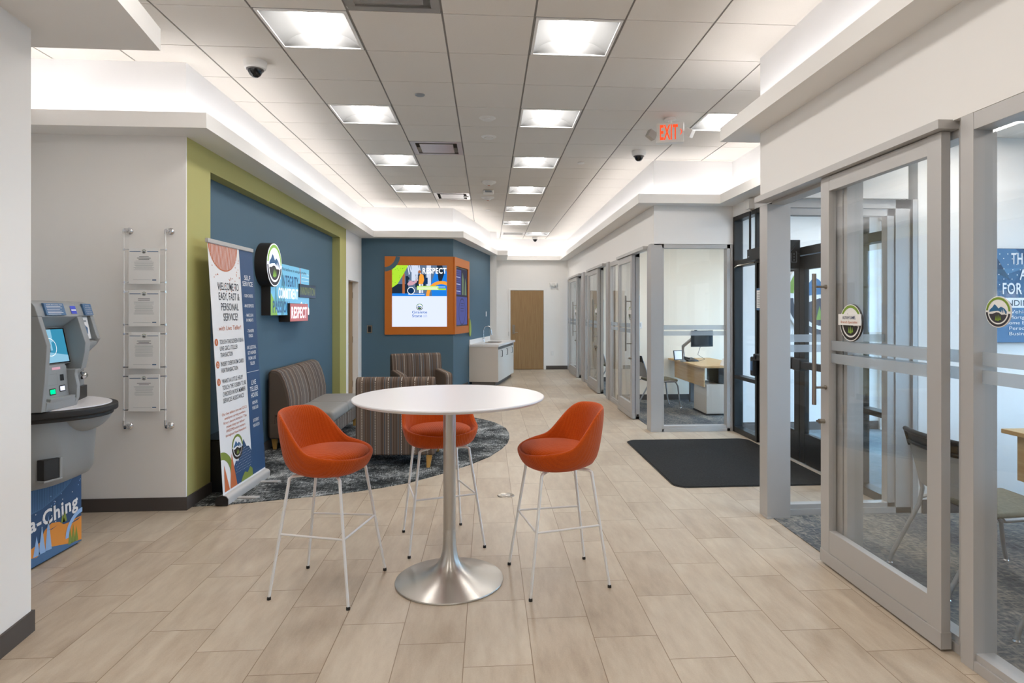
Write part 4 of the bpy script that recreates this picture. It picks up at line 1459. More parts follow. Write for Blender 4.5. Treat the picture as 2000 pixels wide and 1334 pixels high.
a.poly([(.9, .003), (1.0, .12), (1.12, .17), (1.2, .10), (1.3, .16), (1.444, .08), (1.444, .003)], 'lit_white', 2)
for k in range(6): a.rect(1.12, .30 + k * .045, 1.43, .304 + k * .045, 'lit_white', 2)
a.text('We believe in simple truths.', .33, .525, .035, 'lit_navy', w=1.0, k=4)
a.text('INTEGRITY', .36, .345, .125, 'lit_cyan_dark', w=.62, k=4, bold=.025)
a.text('COMMITMENT', .24, .20, .118, 'lit_white', w=.72, k=4, bold=.03)
a.text('PASSION', .06, .035, .13, 'lit_cyan_dark', w=.57, k=4, bold=.025)
a.build('main_face', None, ws, smooth=0)
a = Art((.1155, 7.90, 1.735), (0, 1, 0), (0, 0, 1))
a.rect(.004, .004, .716, .166, 'lit_navy', 1); a.text('INNOVATION', .36, .035, .10, 'lit_olive', w=.64, k=2, align='c', bold=.02)
a.build('small_face', None, ws, smooth=0)
a = Art((.1305, 7.48, 1.432), (0, 1, 0), (0, 0, 1))
a.rect(.004, .004, .721, .219, 'lit_red', 1); a.text('RESPECT', .362, .045, .135, 'lit_white', w=.62, k=2, align='c', bold=.03)
a.build('low_face', None, ws, smooth=0)

# ================================================================== CABLE DISPLAY WITH NOTICES
cd = thing('cable_display', 'column of four white notices hung between two clear rods on the left wall', 'display', (0, 4.984, 0))
for x in (-2.795, -2.487):
    MB().tube([(x, -.06, .66), (x, -.06, 2.185)], .0045, 10).build('rod', 'white_plastic', cd)
    for z in (.665, 2.18):
        m_ = MB(Matrix.Translation((x + .012, 0, z)) @ Matrix.Rotation(PI / 2, 4, 'X'))
        m_.lathe([(0, .0), (.026, 0), (.027, .008), (.018, .014), (.012, .03), (.012, .05), (.016, .055), (.013, .07), (0, .074)], 24)
        m_.M = Matrix.Identity(4)
        m_.tube([(x, -.06, z - .025 if z > 1 else z + .05), (x, -.06, z + .006)], .009, 12)
        m_.build('standoff', 'chrome', cd, smooth=50)
zs = [(1.767, 2.043), (1.441, 1.718), (1.115, 1.394), (.786, 1.068)]
lay = [(3, 9), (2, 12), (3, 11), (2, 9)]
for (z0, z1), (nh, nb) in zip(zs, lay):
    p_ = MB().box(-2.758, -2.530, -.064, -.056, z0, z1).build('notice_panel', 'paper', cd, bevel=.0012)
    cl = MB()
    for z in (z0 + .012, z1 - .012):
        for s, xx in ((-1, -2.795), (1, -2.487)):
            cl.box(min(xx, xx - s * .034), max(xx, xx - s * .034), -.067, -.053, z - .004, z + .004)
            cl.tube([(xx, -.06, z - .007), (xx, -.06, z + .007)], .008, 12)
    cl.build('clamps', 'chrome', p_, smooth=40)
    a = Art((-2.758, -.0645, z0), (1, 0, 0), (0, 0, 1), eps=.0005)
    w_, h_ = .228, z1 - z0
    a.rect(.008, h_ - .030, .090, h_ - .025, 'slate_blue'); a.rect(.138, h_ - .030, .220, h_ - .025, 'slate_blue')
    a.ring(.114, h_ - .027, .0145, .0165, 'print_grey'); a.emblem(.114, h_ - .027, .014, 1, ('paper', 'print_green', 'emblem_dark', 'slate_blue', 'print_green'))
    y = h_ - .068
    random.seed(int(z0 * 100))
    for k in range(nh):
        l = .035 + random.random() * .02; a.rect(.114 - l, y, .114 + l, y + .0035, 'print_text'); y -= .011
    for k in range(nb):
        l = .06 + random.random() * .016; a.rect(.114 - l, y, .114 + l, y + .0016, 'print_grey'); y -= .0085
    a.rect(.035, .030, .165, .0315, 'print_grey'); a.rect(.175, .026, .205, .034, 'slate_blue')
    a.build('print', None, p_, smooth=0)

# ================================================================== ORANGE MEDIA SURROUND
ms = thing('media_surround', 'orange screen surround wrapping the corner of the dark blue wall', 'screen surround', (-.66, 11.65, 0))
MB().box(-1.271, .0, -.03, 0, 1.125, 1.271).box(-1.271, .0, -.03, 0, 2.423, 2.588).box(-1.271, -1.137, -.03, 0, 1.271, 2.423).box(-.118, .0, -.03, 0, 1.271, 2.423).build('front_panel', 'surround_orange', ms, smooth=0)
a = Art((-1.271, -.0305, 2.588), (1, 0, 0), (0, 0, 1), eps=.0008)
a.ring(-.02, .02, .225, .305, 'blue_paint', 1, -PI / 2 + .09, -.09)
a.build('blue_arc', None, ms, smooth=0)
sc = MB().box(-1.137, -.118, -.012, -.004, 1.271, 2.423).build('screen', 'screen_black', ms)
a = Art((-1.137, -.0125, 1.271), (1, 0, 0), (0, 0, 1), eps=.0008)
sw_, sh_ = 1.019, 1.152
a.rect(0, 0, sw_, .575, 'screen_white', 1)
a.rect(0, .575, sw_, sh_, 'screen_photo', 1)
# photo area: shop street with two people, abstracted shapes
a.rect(.0, .575, .30, .80, 'screen_photo_dark', 2); a.rect(.19, .62, .235, 1.0, 'screen_skin', 3); a.rect(.36, .86, .48, 1.15, 'screen_photo_light', 2)
for k in range(7): a.poly([(.28 + k * .035, 1.152), (.30 + k * .035, 1.152), (.33 + k * .035, .99 + (k % 3) * .04), (.31 + k * .035, .97 + (k % 2) * .05)], 'screen_photo_light', 3)
a.rect(.25, .62, .30, .95, 'screen_photo_dark', 3); a.rect(.43, .74, .62, .98, 'screen_photo_dark', 2); a.rect(.56, .80, .66, .92, 'screen_navy', 3); a.rect(.64, .76, .72, 1.15, 'screen_photo_light', 2)
a.rect(.0, .575, .62, .625, 'screen_blue', 3)
a.poly([(.28, .80), (.33, .87), (.40, .84), (.47, .90), (.455, .83), (.38, .78), (.30, .77)], 'screen_pink', 4)
a.disc(.295, .905, .028, 'screen_photo_dark', 4, n=16)
a.ring(.35, .675, .058, .068, 'screen_text', 5); a.disc(.35, .675, .058, 'screen_navy', 4)
a.poly([(.49, .80), (.505, .95), (.53, 1.0), (.58, .97), (.595, .88), (.57, .80)], 'screen_orange', 5)
a.rect(.50, .63, .53, .80, 'screen_text', 4); a.rect(.545, .63, .575, .80, 'screen_photo_light', 4); a.disc(.51, 1.03, .028, 'screen_skin', 5, n=16)
a.rect(.30, .0 + .60, .60, .615, 'screen_photo_light', 4)
a.poly([(0, 1.152), (.30, 1.152), (.22, 1.0), (.10, .80), (0, .73)], 'screen_lime', 6)
random.seed(5)
for k in range(22):
    x, y = random.random() * .24, 1.14 - random.random() * .33
    if y > .76 + x * 1.2: a.disc(x + .01, y, .006, 'screen_logo_green', 7, n=8)
a.poly([(.74, .575), (1.019, .575), (1.019, 1.03), (.93, 1.10), (.88, .93), (.80, 1.03), (.72, .80)], 'screen_blue', 4)
a.poly([(.86, .88), (.90, .80), (.97, 1.0), (.93, 1.152), (.83, 1.152)], 'screen_photo_dark', 5)
a.ring(.90, .575, .235, .290, 'screen_orange', 6, 0, PI, n=30) if False else None
for i in range(26):
    a0, a1 = PI * (.13) + (PI * .87) * i / 26, PI * .13 + (PI * .87) * (i + 1) / 26
    q = lambda r_, an: (min(1.017, .915 + r_ * math.cos(an)), .575 + r_ * math.sin(an))
    P4 = [q(.225, a0), q(.285, a0), q(.285, a1), q(.225, a1)]
    a.poly(P4, 'screen_orange', 6)
a.rect(.46, .715, .86, .765, 'screen_lime', 8); a.rect(.46, .69, 1.0, .72, 'screen_lime', 7)
for z_, x1_ in ((.742, .99), (.722, .84), (.70, .86)): a.rect(.47, z_, x1_, z_ + .009, 'screen_text', 9)
a.text('RESPECT', .565, 1.0, .105, 'screen_text', w=.445, k=8, bold=.03)
a.emblem(.51, .37, .062, 2, ('screen_text', 'screen_logo_green', 'screen_logo_dark', 'screen_logo_blue', 'screen_logo_green'))
a.ring(.51, .37, .058, .062, 'screen_logo_dark', 4)
a.text('Granite', .37, .25, .050, 'screen_logo_blue', w=.28, k=2, bold=.008)
a.text('State', .37, .18, .050, 'screen_logo_blue', w=.185, k=2, bold=.008)
a.text('credit', .575, .208, .018, 'screen_logo_blue', w=.075, k=2); a.text('union', .575, .182, .018, 'screen_logo_blue', w=.075, k=2)
a.build('picture', None, sc, smooth=0)
sd = MB(Matrix.Rotation(ang, 4, 'Z'))
MA = Matrix.Rotation(ang, 4, 'Z')   # local x along the angled wall, room side is local -y
sd.box(.0, 1.18, -.03, 0, 1.125, 1.271).box(.0, 1.18, -.03, 0, 2.423, 2.588).box(.0, .11, -.03, 0, 1.271, 2.423).box(1.07, 1.18, -.03, 0, 1.271, 2.423)
sd.build('side_panel', 'surround_orange', ms, smooth=0)
s2 = MB(MA).box(.11, 1.07, -.014, -.004, 1.285, 2.41).build('side_screen', 'screen_black', ms)
ux = (MA @ Vector((1, 0, 0))); ux.z = 0
a = Art(MA @ Vector((.11, -.0145, 1.285)), ux, (0, 0, 1), eps=.0008)
a.rect(.0, .01, .92, .56, 'screen_dim', 1); a.rect(.0, .56, .92, 1.11, 'screen_dim2', 1); a.rect(.0, .60, .42, 1.08, 'screen_dim', 2)
for k in range(12): a.rect(.05, .66 + k * .034, .36, .668 + k * .034, 'screen_photo_light' if k % 4 == 0 else 'screen_dim2', 3)
a.poly([(.5, .60), (.62, .60), (.64, .9), (.55, 1.05), (.50, .9)], 'screen_dim3', 2); a.poly([(.7, .60), (.86, .60), (.82, .85), (.74, .95)], 'screen_dim3', 2)
a.disc(.5, .27, .26, 'screen_dim2', 2); a.disc(.5, .27, .245, 'screen_dim', 3)
for k in range(4): a.rect(.38, .28 + k * .05, .62, .288 + k * .05, 'screen_dim2', 4)
a.build('picture', None, s2, smooth=0)
lf = []
lp = [(1.14, 1.41), (1.19, 1.38), (1.25, 1.28), (1.27, 1.17), (1.24, 1.08), (1.19, 1.035), (1.145, 1.06), (1.125, 1.14), (1.12, 1.28)]
MB(MA).prism(lp, -.05, -.032, 'y').build('leaf', 'leaf_green', ms, bevel=.003)

# ================================================================== SINK CABINET
ca = Vector((math.cos(ang), math.sin(ang), 0)); cn = Vector((ca.y, -ca.x, 0))
p0 = Vector((-.66, 11.65, 0)) + ca * 1.27
sk = thing('sink_cabinet', 'white base cabinet with three doors against the blue angled wall', 'cabinet', tuple(p0), ang)
Lc, Dc = 1.98, .615        # local x along the wall, room side is local -y
MB().box(0, .02, -Dc, -.002, .09, .825).box(Lc - .02, Lc, -Dc, -.002, .09, .825).box(.02, Lc - .02, -Dc + .02, -.002, .09, .825).build('body', 'cabinet_white', sk, smooth=0)
MB().box(.01, Lc - .01, -Dc + .06, -.06, 0, .09).build('toe_kick', 'dark_grey', sk)
MB().box(.022, Lc - .022, -Dc + .003, -Dc + .02, .765, .825).build('top_rail', 'dark_grey', sk)
for k in range(3):
    x0 = .022 + k * (Lc - .044) / 3
    w = (Lc - .044) / 3
    dr = MB().box(x0 + .002, x0 + w - .002, -Dc - .002, -Dc + .018, .095, .76).build('door', 'cabinet_white', sk, bevel=.0015)
    hx = x0 + .09 if k != 0 else x0 + w * .42
    hx = x0 + .30
    MB().tube([(hx, -Dc, .735), (hx, -Dc - .035, .73), (hx, -Dc - .035, .60), (hx, -Dc, .595)], .007, 8).build('handle', 'dark_grey', dr)
ct = thing('countertop', 'white stone countertop with sink on the white cabinet', 'countertop', tuple(p0), ang)
cm = MB().box(-.015, .72, -Dc - .02, -.001, .825, .87).box(1.24, Lc + .12, -Dc - .02, -.001, .825, .87).box(.72, 1.24, -Dc - .02, -.50, .825, .87).box(.72, 1.24, -.14, -.001, .825, .87)
cm.build('slab', 'quartz', ct, smooth=0)
MB().box(-.015, Lc + .12, -.022, -.001, .87, .965).build('backsplash', 'quartz', ct, bevel=.002)
bs = MB()
bs.box(.72, 1.24, -.50, -.14, .826, .832)
bs.box(.72, .735, -.50, -.14, .832, .872).box(1.225, 1.24, -.50, -.14, .832, .872).box(.735, 1.225, -.50, -.485, .832, .872).box(.735, 1.225, -.155, -.14, .832, .872)
bs.build('basin', 'brushed_steel', ct, smooth=0)
fc_ = thing('faucet', 'chrome gooseneck faucet standing on the white countertop', 'faucet', tuple(p0 + ca * .98 + cn * .095 + Vector((0, 0, .871))), ang)
pth = [(0, 0, 0), (0, 0, .25)] + [(0 + 0, -.085 + .085 * math.cos(k * PI / 10), .27 + .09 * math.sin(k * PI / 10)) for k in range(0, 10)] + [(0, -.172, .24), (0, -.178, .19)]
MB().tube(pth, .0105, 14).build('spout', 'chrome', fc_, smooth=60)
MB().lathe([(0, 0), (.026, 0), (.024, .012), (.018, .03), (.018, .09), (.012, .1), (0, .1)], 24).build('base', 'chrome', fc_, smooth=40)
MB().tube([(.014, 0, .07), (.05, -.01, .085), (.07, -.012, .11)], .005, 10).build('lever', 'chrome', fc_)
MB().tube([(0, -.172, .245), (0, -.181, .165)], .014, 14).build('spray_head', 'chrome', fc_)

# ================================================================== NAME BADGES ON THE SLIDING LEAVES
def badge(x, y, z, r, lab, name=None):
    t = thing('door_badge', lab, 'badge', (x, y, z), 0, None)
    Mb = Matrix.Rotation(-PI / 2, 4, 'Y')
    MB(Mb).lathe([(0, 0), (r, 0), (r, .008), (r - .002, .010), (0, .010)], 48).build('disc', 'sign_side', t, smooth=30)
    a = Art((-.0105, 0, 0), (0, -1, 0), (0, 0, 1), eps=.0006)
    a.emblem(0, 0, r * .985, 1, ('emblem_white', 'emblem_green', 'sign_side', 'emblem_navy', 'emblem_green'))
    a.build('artwork', None, t, smooth=0)
    pl = MB().box(-.020, -.013, -r * .98, r * 1.02, -r * .14, r * .46).build('name_plate', 'emblem_white', t, bevel=.001)
    if name:
        a = Art((-.0205, 0, 0), (0, -1, 0), (0, 0, 1), eps=.0006)
        a.text(name[0], 0, r * .19, r * .17, 'emblem_navy', w=r * 1.2, k=1, align='c', bold=.01)
        a.text(name[1], 0, -r * .03, r * .13, 'print_orange', w=r * 1.5, k=1, align='c')
        a.build('lettering', None, pl, smooth=0)
    return t
badge(2.075, 3.374, 1.49, .107, 'round emblem badge with name plate on the near sliding door', ('ALIYAH RAMEL', 'Branch Specialist'))
badge(2.075, 8.85, 1.53, .10, 'round badge on the sliding door beside the front-facing office glass')
badge(2.075, 11.65, 1.55, .10, 'round badge on the middle sliding door of the corridor')
badge(2.075, 14.42, 1.55, .10, 'round badge on the farthest sliding door of the corridor')
ge = thing('window_emblem', 'small round mountain emblem stuck on the near fixed glass', 'emblem', (2.134, 2.432, 1.552))
MB(Matrix.Rotation(-PI / 2, 4, 'Y')).lathe([(0, 0), (.066, 0), (.066, .003), (0, .003)], 48).build('disc', 'emblem_white', ge, smooth=30)
a = Art((-.0035, 0, 0), (0, -1, 0), (0, 0, 1), eps=.0005); a.emblem(0, 0, .065, 1); a.build('artwork', None, ge, smooth=0)

# ================================================================== NEAR OFFICE
def make_guest_chair(label, seat_m='seat_pattern'):
    """local front -y"""
    t = thing('guest_chair', label, 'chair', group='office guest chairs')
    st_ = MB()
    def fs_(u, v):
        x = -.245 + .49 * u; y = -.24 + .47 * v
        return (x * (1 - .08 * v), y, .455 - .010 * (1 - (2 * u - 1) ** 2) + .012 * (1 - abs(2 * v - 1)) - (.02 if v < .12 else 0))
    st_.softbox(-.24, .24, -.235, .225, .425, .462, .018, (0, 0, .008))
    st_.build('seat', seat_m, t, smooth=60)
    MB().box(-.23, .23, -.22, .21, .415, .427).build('seat_pan', 'black_plastic', t, bevel=.004)
    for s in (-1, 1):
        MB().tube([(s * .25, -.27, 0.012), (s * .25, -.25, .12), (s * .25, -.225, .36), (s * .25, -.18, .43), (s * .25, -.1, .437), (s * .25, .16, .425)], .0125, 12).build('leg', 'chair_metal', t, smooth=60)
        MB().tube([(s * .25, .47, 0.012), (s * .25, .455, .06), (s * .25, .285, .36), (s * .245, .265, .46), (s * .238, .30, .60), (s * .232, .35, .76)], .0125, 12).build('leg', 'chair_metal', t, smooth=60)
    MB().tube([(-.25, .28, .40), (-.25, .2, .425)], .010, 10).tube([(.25, .28, .40), (.25, .2, .425)], .010, 10).tube([(-.25, .17, .424), (.25, .17, .424)], .010, 10).tube([(-.25, -.2, .425), (.25, -.2, .425)], .010, 10).build('cross_bar', 'chair_metal', t)
    bk = MB()
    def fb(u, v):
        x = (-.235 + .47 * u)
        z = .50 + .26 * v
        y = .285 + .075 * v + .04 * (1 - (2 * u - 1) ** 2)
        return (x, y, z)
    def fb2(u, v):
        p = fb(u, v); return (p[0], p[1] - .012, p[2])
    bk.grid(fb, 12, 6); bk.grid(fb2, 12, 6)
    bk.build('backrest', 'mesh_back', t, smooth=70)
    tr = MB()
    tr.tube([fb(k / 12, 1.0) for k in range(13)], .013, 10).tube([fb(k / 12, 1.28) for k in range(13)], .015, 10)
    tr.tube([fb(0, .9), fb(0, 1.28)], .012, 8).tube([fb(1, .9), fb(1, 1.28)], .012, 8)
    tr.grid(lambda u, v: fb(u, 1.0 + .28 * v), 12, 3)
    tr.build('top_frame', 'black_plastic', t, smooth=70)
    for s in (-1, 1):
        MB().lathe([(0, 0), (.016, 0), (.018, .006), (.014, .014), (0, .014)], 16, c=(s * .25, -.27)).lathe([(0, 0), (.016, 0), (.018, .006), (.014, .014), (0, .014)], 16, c=(s * .25, .47)).build('glides', 'chrome', t)
    return t
gc = make_guest_chair('patterned-seat guest chair behind the near sliding door')
gc.location = (2.93, 3.36, .005); gc.rotation_euler = (0, 0, PI / 2 - .03)
dup(gc, (2.93, 2.45, .005), PI / 2 - .03, 'guest chair at the right edge behind the fixed glass, mostly out of frame')


def make_desk(label, loc, rz, x1, y1, pedestal=True):
    """origin at the top corner; top spans local x 0..x1, y 0..y1"""
    t = thing('office_desk', label, 'desk', loc, rz, 'office desks')
    MB().box(0, x1, 0, y1, .712, .742).build('desktop', 'desk_wood', t, bevel=.004)
    MB().box(.07, .09, .04, y1 - .15, .40, .712).build('modesty_panel', 'desk_wood', t, bevel=.002)
    MB().box(.28, .36, y1 - .35, y1 - .27, 0, .712).build('leg', 'aluminium_dark', t, bevel=.004)
    MB().box(x1 - .10, x1 - .04, .05, .11, 0, .712).build('leg', 'aluminium_dark', t, bevel=.004)
    if pedestal:
        pd = MB().box(.12, .50, .10, .62, .0, .46).build('pedestal', 'cabinet_white', t, bevel=.004)
        MB().box(.14, .30, .12, .60, .46, .70).build('shelf_unit', 'black_plastic', t, bevel=.004)
        MB().box(.498, .506, .12, .60, .03, .22).box(.498, .506, .12, .60, .235, .45).build('drawer_front', 'cabinet_white', pd, bevel=.002)
    return t
nd = thing('office_desk', 'light wood desk in the near office at the right edge', 'desk', (3.55, 4.03, .005), 0, 'office desks')
MB().box(0, .85, -1.8, 0, .707, .737).build('desktop', 'desk_wood', nd, bevel=.004)
MB().box(.075, .095, -1.7, -.05, .39, .707).build('modesty_panel', 'desk_wood', nd, bevel=.002)
MB().box(.40, .46, -.30, -.24, 0, .707).build('leg', 'aluminium_dark', nd, bevel=.004)
MB().box(.40, .46, -1.6, -1.54, 0, .707).build('leg', 'aluminium_dark', nd, bevel=.004)

po = thing('wall_poster', 'blue framed poster with large white words in the near office', 'poster', (3.85, 4.5, 1.315))
MB().box(0, .78, -.035, 0, 0, .725).build('panel', 'navy_dark', po, bevel=.002)
a = Art((0, -.0355, 0), (1, 0, 0), (0, 0, 1))
a.rect(.002, .002, .778, .28, 'slate_blue', 1); a.rect(.002, .28, .778, .723, 'navy', 1)
a.poly([(.002, .723), (.20, .723), (.34, .60), (.12, .52), (.002, .56)], 'slate_blue', 2)
a.poly([(.02, .70), (.02, .55), (.16, .48)], 'navy_dark', 3); a.poly([(.25, .723), (.55, .723), (.42, .62)], 'navy_dark', 3)
random.seed(9)
for i in range(9):
    for j in range(8):
        if (i + j) % 2 == 0: a.disc(.03 + i * .035 + random.random() * .01, .40 + j * .04 + random.random() * .01, .0045, 'print_white', 4, n=8)
a.text('THE', .165, .605, .085, 'print_white', w=.135, k=5, bold=.02)
a.text('A L', .235, .49, .075, 'print_white', w=.12, k=5, bold=.02)
a.text('FOR T', .095, .375, .085, 'print_white', w=.235, k=5, bold=.02)
a.rect(.04, .268, .60, .345, 'print_white', 5)
a.text('LENDING', .06, .283, .045, 'print_text', w=.30, k=6, bold=.01)
for k, s_ in enumerate(['Vehicle', 'Mortgage', 'Home Equity', 'Personal', 'Business']):
    a.text(s_, .245, .225 - k * .042, .026, 'print_white', w=.024 * len(s_), k=5, align='c')
a.build('artwork', None, po, smooth=0)
MB().box(-.008, 0, -.034, -.004, .36, .66).build('edge_strip', 'surround_orange', po)

# ================================================================== FRONT-FACING OFFICE
dup(gc, (2.78, 9.88, .005), PI / 2 + .1, 'dark-seat guest chair behind the front-facing office glass')
dup(gc, (2.62, 12.55, .005), PI / 2 + .1, 'dark guest chair glimpsed in the doorway of the middle office')
od = thing('office_desk', 'light wood desk behind the front-facing office glass', 'desk', (3.15, 8.92, .005), 0, 'office desks')
MB().prism([(0, .02), (.06, 0), (1.2, 0), (1.2, .7), (.75, .85), (.75, 1.68), (0, 1.68)], .707, .737).build('desktop', 'desk_wood', od, bevel=.004)
MB().box(.06, .08, .06, 1.50, .42, .707).build('modesty_panel', 'desk_wood', od, bevel=.002)
MB().box(.30, .38, 1.38, 1.46, 0, .707).build('leg', 'aluminium_dark', od, bevel=.004)
pd = MB().box(.10, .50, .05, .62, .02, .46).build('pedestal', 'cabinet_white', od, bevel=.006)
MB().box(.09, .51, .04, .63, 0, .02).build('pedestal_base', 'black_plastic', pd)
MB().box(.30, .62, .10, .60, .47, .69).build('computer', 'black_plastic', od, bevel=.006)
mo = thing('computer_monitor', 'black monitor on a grey arm over the office desk', 'monitor', (3.41, 9.62, .742))
MB(Matrix.Rotation(.25, 4, 'Z')).box(-.20, .20, -.012, .012, .25, .51).build('screen_housing', 'black_plastic', mo, bevel=.006)
MB(Matrix.Rotation(.25, 4, 'Z')).box(-.188, .188, -.0135, -.011, .268, .498).build('screen', 'screen_black', mo)
MB().tube([(.0, .03, .38), (-.09, .05, .40), (-.13, .06, .385), (-.27, .12, .25), (-.26, .16, .12), (-.25, .18, .03)], [.016, .02, .026, .026, .016, .016], 12).build('arm', 'chair_metal', mo, smooth=60)
MB().lathe([(0, 0), (.05, 0), (.05, .015), (.02, .03), (0, .03)], 20, c=(-.25, .18)).build('clamp', 'chair_metal', mo)
MB().tube([(0, .03, .3), (-.05, .05, .12), (.05, .0, .05), (-.02, .1, .012)], .004, 8).build('cable', 'black_plastic', mo)
pf = thing('picture_frame', 'small black-framed certificate standing at the left end of the desk', 'picture frame', (3.20, 10.10, .742), .35)
MB(Matrix.Rotation(-.18, 4, 'X')).box(-.11, .11, -.008, .008, 0, .165).build('frame', 'black_plastic', pf, bevel=.002)
MB(Matrix.Rotation(-.18, 4, 'X')).box(-.097, .097, -.0095, -.007, .013, .152).build('sheet', 'paper', pf)
MB().tube([(0, .03, .08), (0, .075, 0)], .004).build('stand', 'black_plastic', pf)
ph = thing('desk_phone', 'black desk phone lying beside the certificate on the desk', 'phone', (3.30, 9.86, .742), .3)
MB().prism([(-.09, 0), (.09, 0), (.09, .055), (-.09, .02)], -.10, .10, 'x').build('body', 'black_plastic', ph, bevel=.004)
MB().tube([(-.075, -.08, .05), (-.075, .08, .065)], .016, 10).build('handset', 'black_plastic', ph)
hs = thing('headset', 'black headset lying in the middle of the desk', 'headset', (3.72, 9.33, .742))
MB().tube([(.07 * math.cos(k * PI / 10), .02, .01 + .075 * math.sin(k * PI / 10)) for k in range(11)], .006, 8).build('band', 'black_plastic', hs)
for s in (-1, 1): MB(Matrix.Translation((s * .07, .02, .028)) @ Matrix.Rotation(PI / 2, 4, 'Y')).lathe([(0, -.012), (.028, -.012), (.028, .012), (0, .012)], 16).build('ear_cup', 'black_plastic', hs)
bc = thing('card_holder', 'white tent-shaped card holder near the desk corner', 'card holder', (3.56, 9.06, .742))
MB().prism([(-.05, 0), (.05, 0), (.012, .10), (-.004, .10)], -.06, .06, 'y').build('holder', 'quartz', bc, bevel=.002)
for x, y, w, h, m_, lab in ((3.66, 9.02, .05, .16, 'black_plastic', 'thin black brochure box on the desk'), (3.735, 9.00, .09, .155, 'print_grey', 'grey patterned brochure box on the desk'), (3.84, 9.0, .09, .17, 'slate_blue', 'blue-grey brochure box at the glass edge of the desk')):
    b_ = thing('brochure_box', lab, 'brochure box', (x, y, .742), .05)
    MB().box(-w / 2, w / 2, -.06, .06, 0, h).build('box', m_, b_, bevel=.002)
    MB().box(-w / 2 + .006, w / 2 - .006, -.05, .05, h - .005, h + .03 if m_ == 'black_plastic' else h + .008).build('leaflets', 'paper', b_)
gb = thing('gift_bag', 'small white bag with hoop handle behind the brochure boxes', 'bag', (3.86, 9.28, .742))
MB().box(-.06, .06, -.04, .04, 0, .19).build('bag', 'quartz', gb, bevel=.004)
MB().tube([(.045 * math.cos(k * PI / 10), 0, .185 + .075 * math.sin(k * PI / 10)) for k in range(11)], .003, 8).build('handle', 'print_grey', gb)
# ================================================================== COIN AND TELLER MACHINE
am = thing('teller_machine', 'grey self-service coin machine with screen on a blue printed base', 'machine', (0, 0, 0))
# base
MB().box(-3.35, -2.735, 3.62, 4.335, .012, .475).build('base_cabinet', 'navy', am, bevel=.003)
MB().box(-3.33, -2.75, 3.64, 4.32, 0, .012).build('plinth', 'black_plastic', am)
a = Art((-2.7345, 3.62, .012), (0, 1, 0), (0, 0, 1))
a.rect(.002, .002, .713, .461, 'navy', 1)
a.poly([(.002, .461), (.002, .33), (.15, .315), (.35, .33), (.50, .37), (.60, .42), (.64, .461)], 'slate_blue', 2)
for k in range(44):
    x = .01 + k * .0142
    yb = .33 if x < .35 else .33 + (x - .35) * .36
    if x < .62: a.rect(x, yb + .004, x + .004, .459, 'navy', 3)
a.text('Cha-Ching', .078, .205, .088, 'print_white', w=.60, k=4, bold=.035, rot=.06)
hill = [(.002, .002), (.002, .12), (.25, .115), (.33, .13), (.37, .19), (.43, .215), (.50, .20), (.54, .17), (.60, .165), (.66, .17), (.713, .17), (.713, .002)]
a.poly(hill, 'atm_orange', 2)
a.poly([(.002, .002), (.002, .07), (.20, .075), (.30, .05), (.40, .075), (.50, .05), (.58, .03), (.713, .01), (.713, .002)], 'slate_blue', 3)
a.ring(.72, .06, .135, .165, 'pale_blue', 4, PI / 2, PI - .05, n=20)
for tx, th_ in ((.30, .12), (.345, .17), (.40, .21)): a.poly([(tx - .028, .06), (tx + .03, .055), (tx, .06 + th_)], 'pale_blue', 4)
for tx, ty, th_ in ((.53, .185, .06), (.55, .185, .075), (.60, .02, .11), (.63, .02, .12), (.66, .02, .10)): a.poly([(tx - .02, ty), (tx + .02, ty), (tx, ty + th_)], 'print_green', 4)
a.poly([(.37, .19), (.42, .18), (.48, .185), (.43, .175)], 'navy', 4); a.poly([(.60, .15), (.68, .155), (.70, .165), (.64, .16)], 'navy', 4)
random.seed(11)
for k in range(26):
    x, y = .20 + random.random() * .5, .20 + random.random() * .22
    if y > .21: a.disc(x, y, .004, 'print_white' if k % 2 else 'pale_blue', 5, n=8)
a.build('base_artwork', None, am, smooth=0)

# lower body: rounded plan, curved underside
am_prof = [(.478, -2.745, .90), (.49, -2.68, .94), (.505, -2.61, .965), (.53, -2.555, .985), (.57, -2.53, .995), (.65, -2.525, 1.0), (.78, -2.515, 1.0), (.915, -2.50, 1.0)]
def body_pt(u, row):
    z, fr, sc_ = row
    bk, hw = -3.35, .335 * sc_
    a_ = (u - .5) * PI
    c, s = math.cos(a_), math.sin(a_)
    k = (abs(c) ** 3.4 + abs(s) ** 3.4) ** (-1 / 3.4)
    return (bk + (fr - bk) * c * k, 4.0 + hw * s * k, z)
bm_ = MB()
bm_.grid(lambda u, v: body_pt(u, am_prof[int(round(v * 7))]), 49, 8)
bm_.add([body_pt(i / 48, am_prof[-1]) for i in range(49)], [list(range(49))])
bm_.add([body_pt(i / 48, am_prof[0]) for i in range(49)], [list(range(49))[::-1]])
bm_.build('lower_body', 'atm_grey', am, smooth=60)
bl = MB()
def bowl(u, v):
    a_ = PI * u; b_ = PI / 2 * v
    return (-2.55 + .13 * math.cos(b_) * math.sin(a_), 4.06 - .22 * math.cos(a_) * math.cos(b_), .93 - .13 * math.sin(b_))
bl.grid(bowl, 24, 10)
bl.build('bowl', 'atm_grey', am, smooth=80)
def fx(z): return -2.515
co = MB()
Mo = Matrix.Translation((-2.548, 3.775, .635)) @ Matrix.Rotation(-.30, 4, 'Z')
co.M = Mo
co.box(-.05, .008, .045, .062, -.062, .055).box(-.05, .008, -.05, .062, -.075, -.062)
co.build('return_frame', 'atm_grey', am, bevel=.004)
MB(Mo).box(-.05, .001, -.045, .045, -.062, .055).build('return_slot', 'rubber', am)

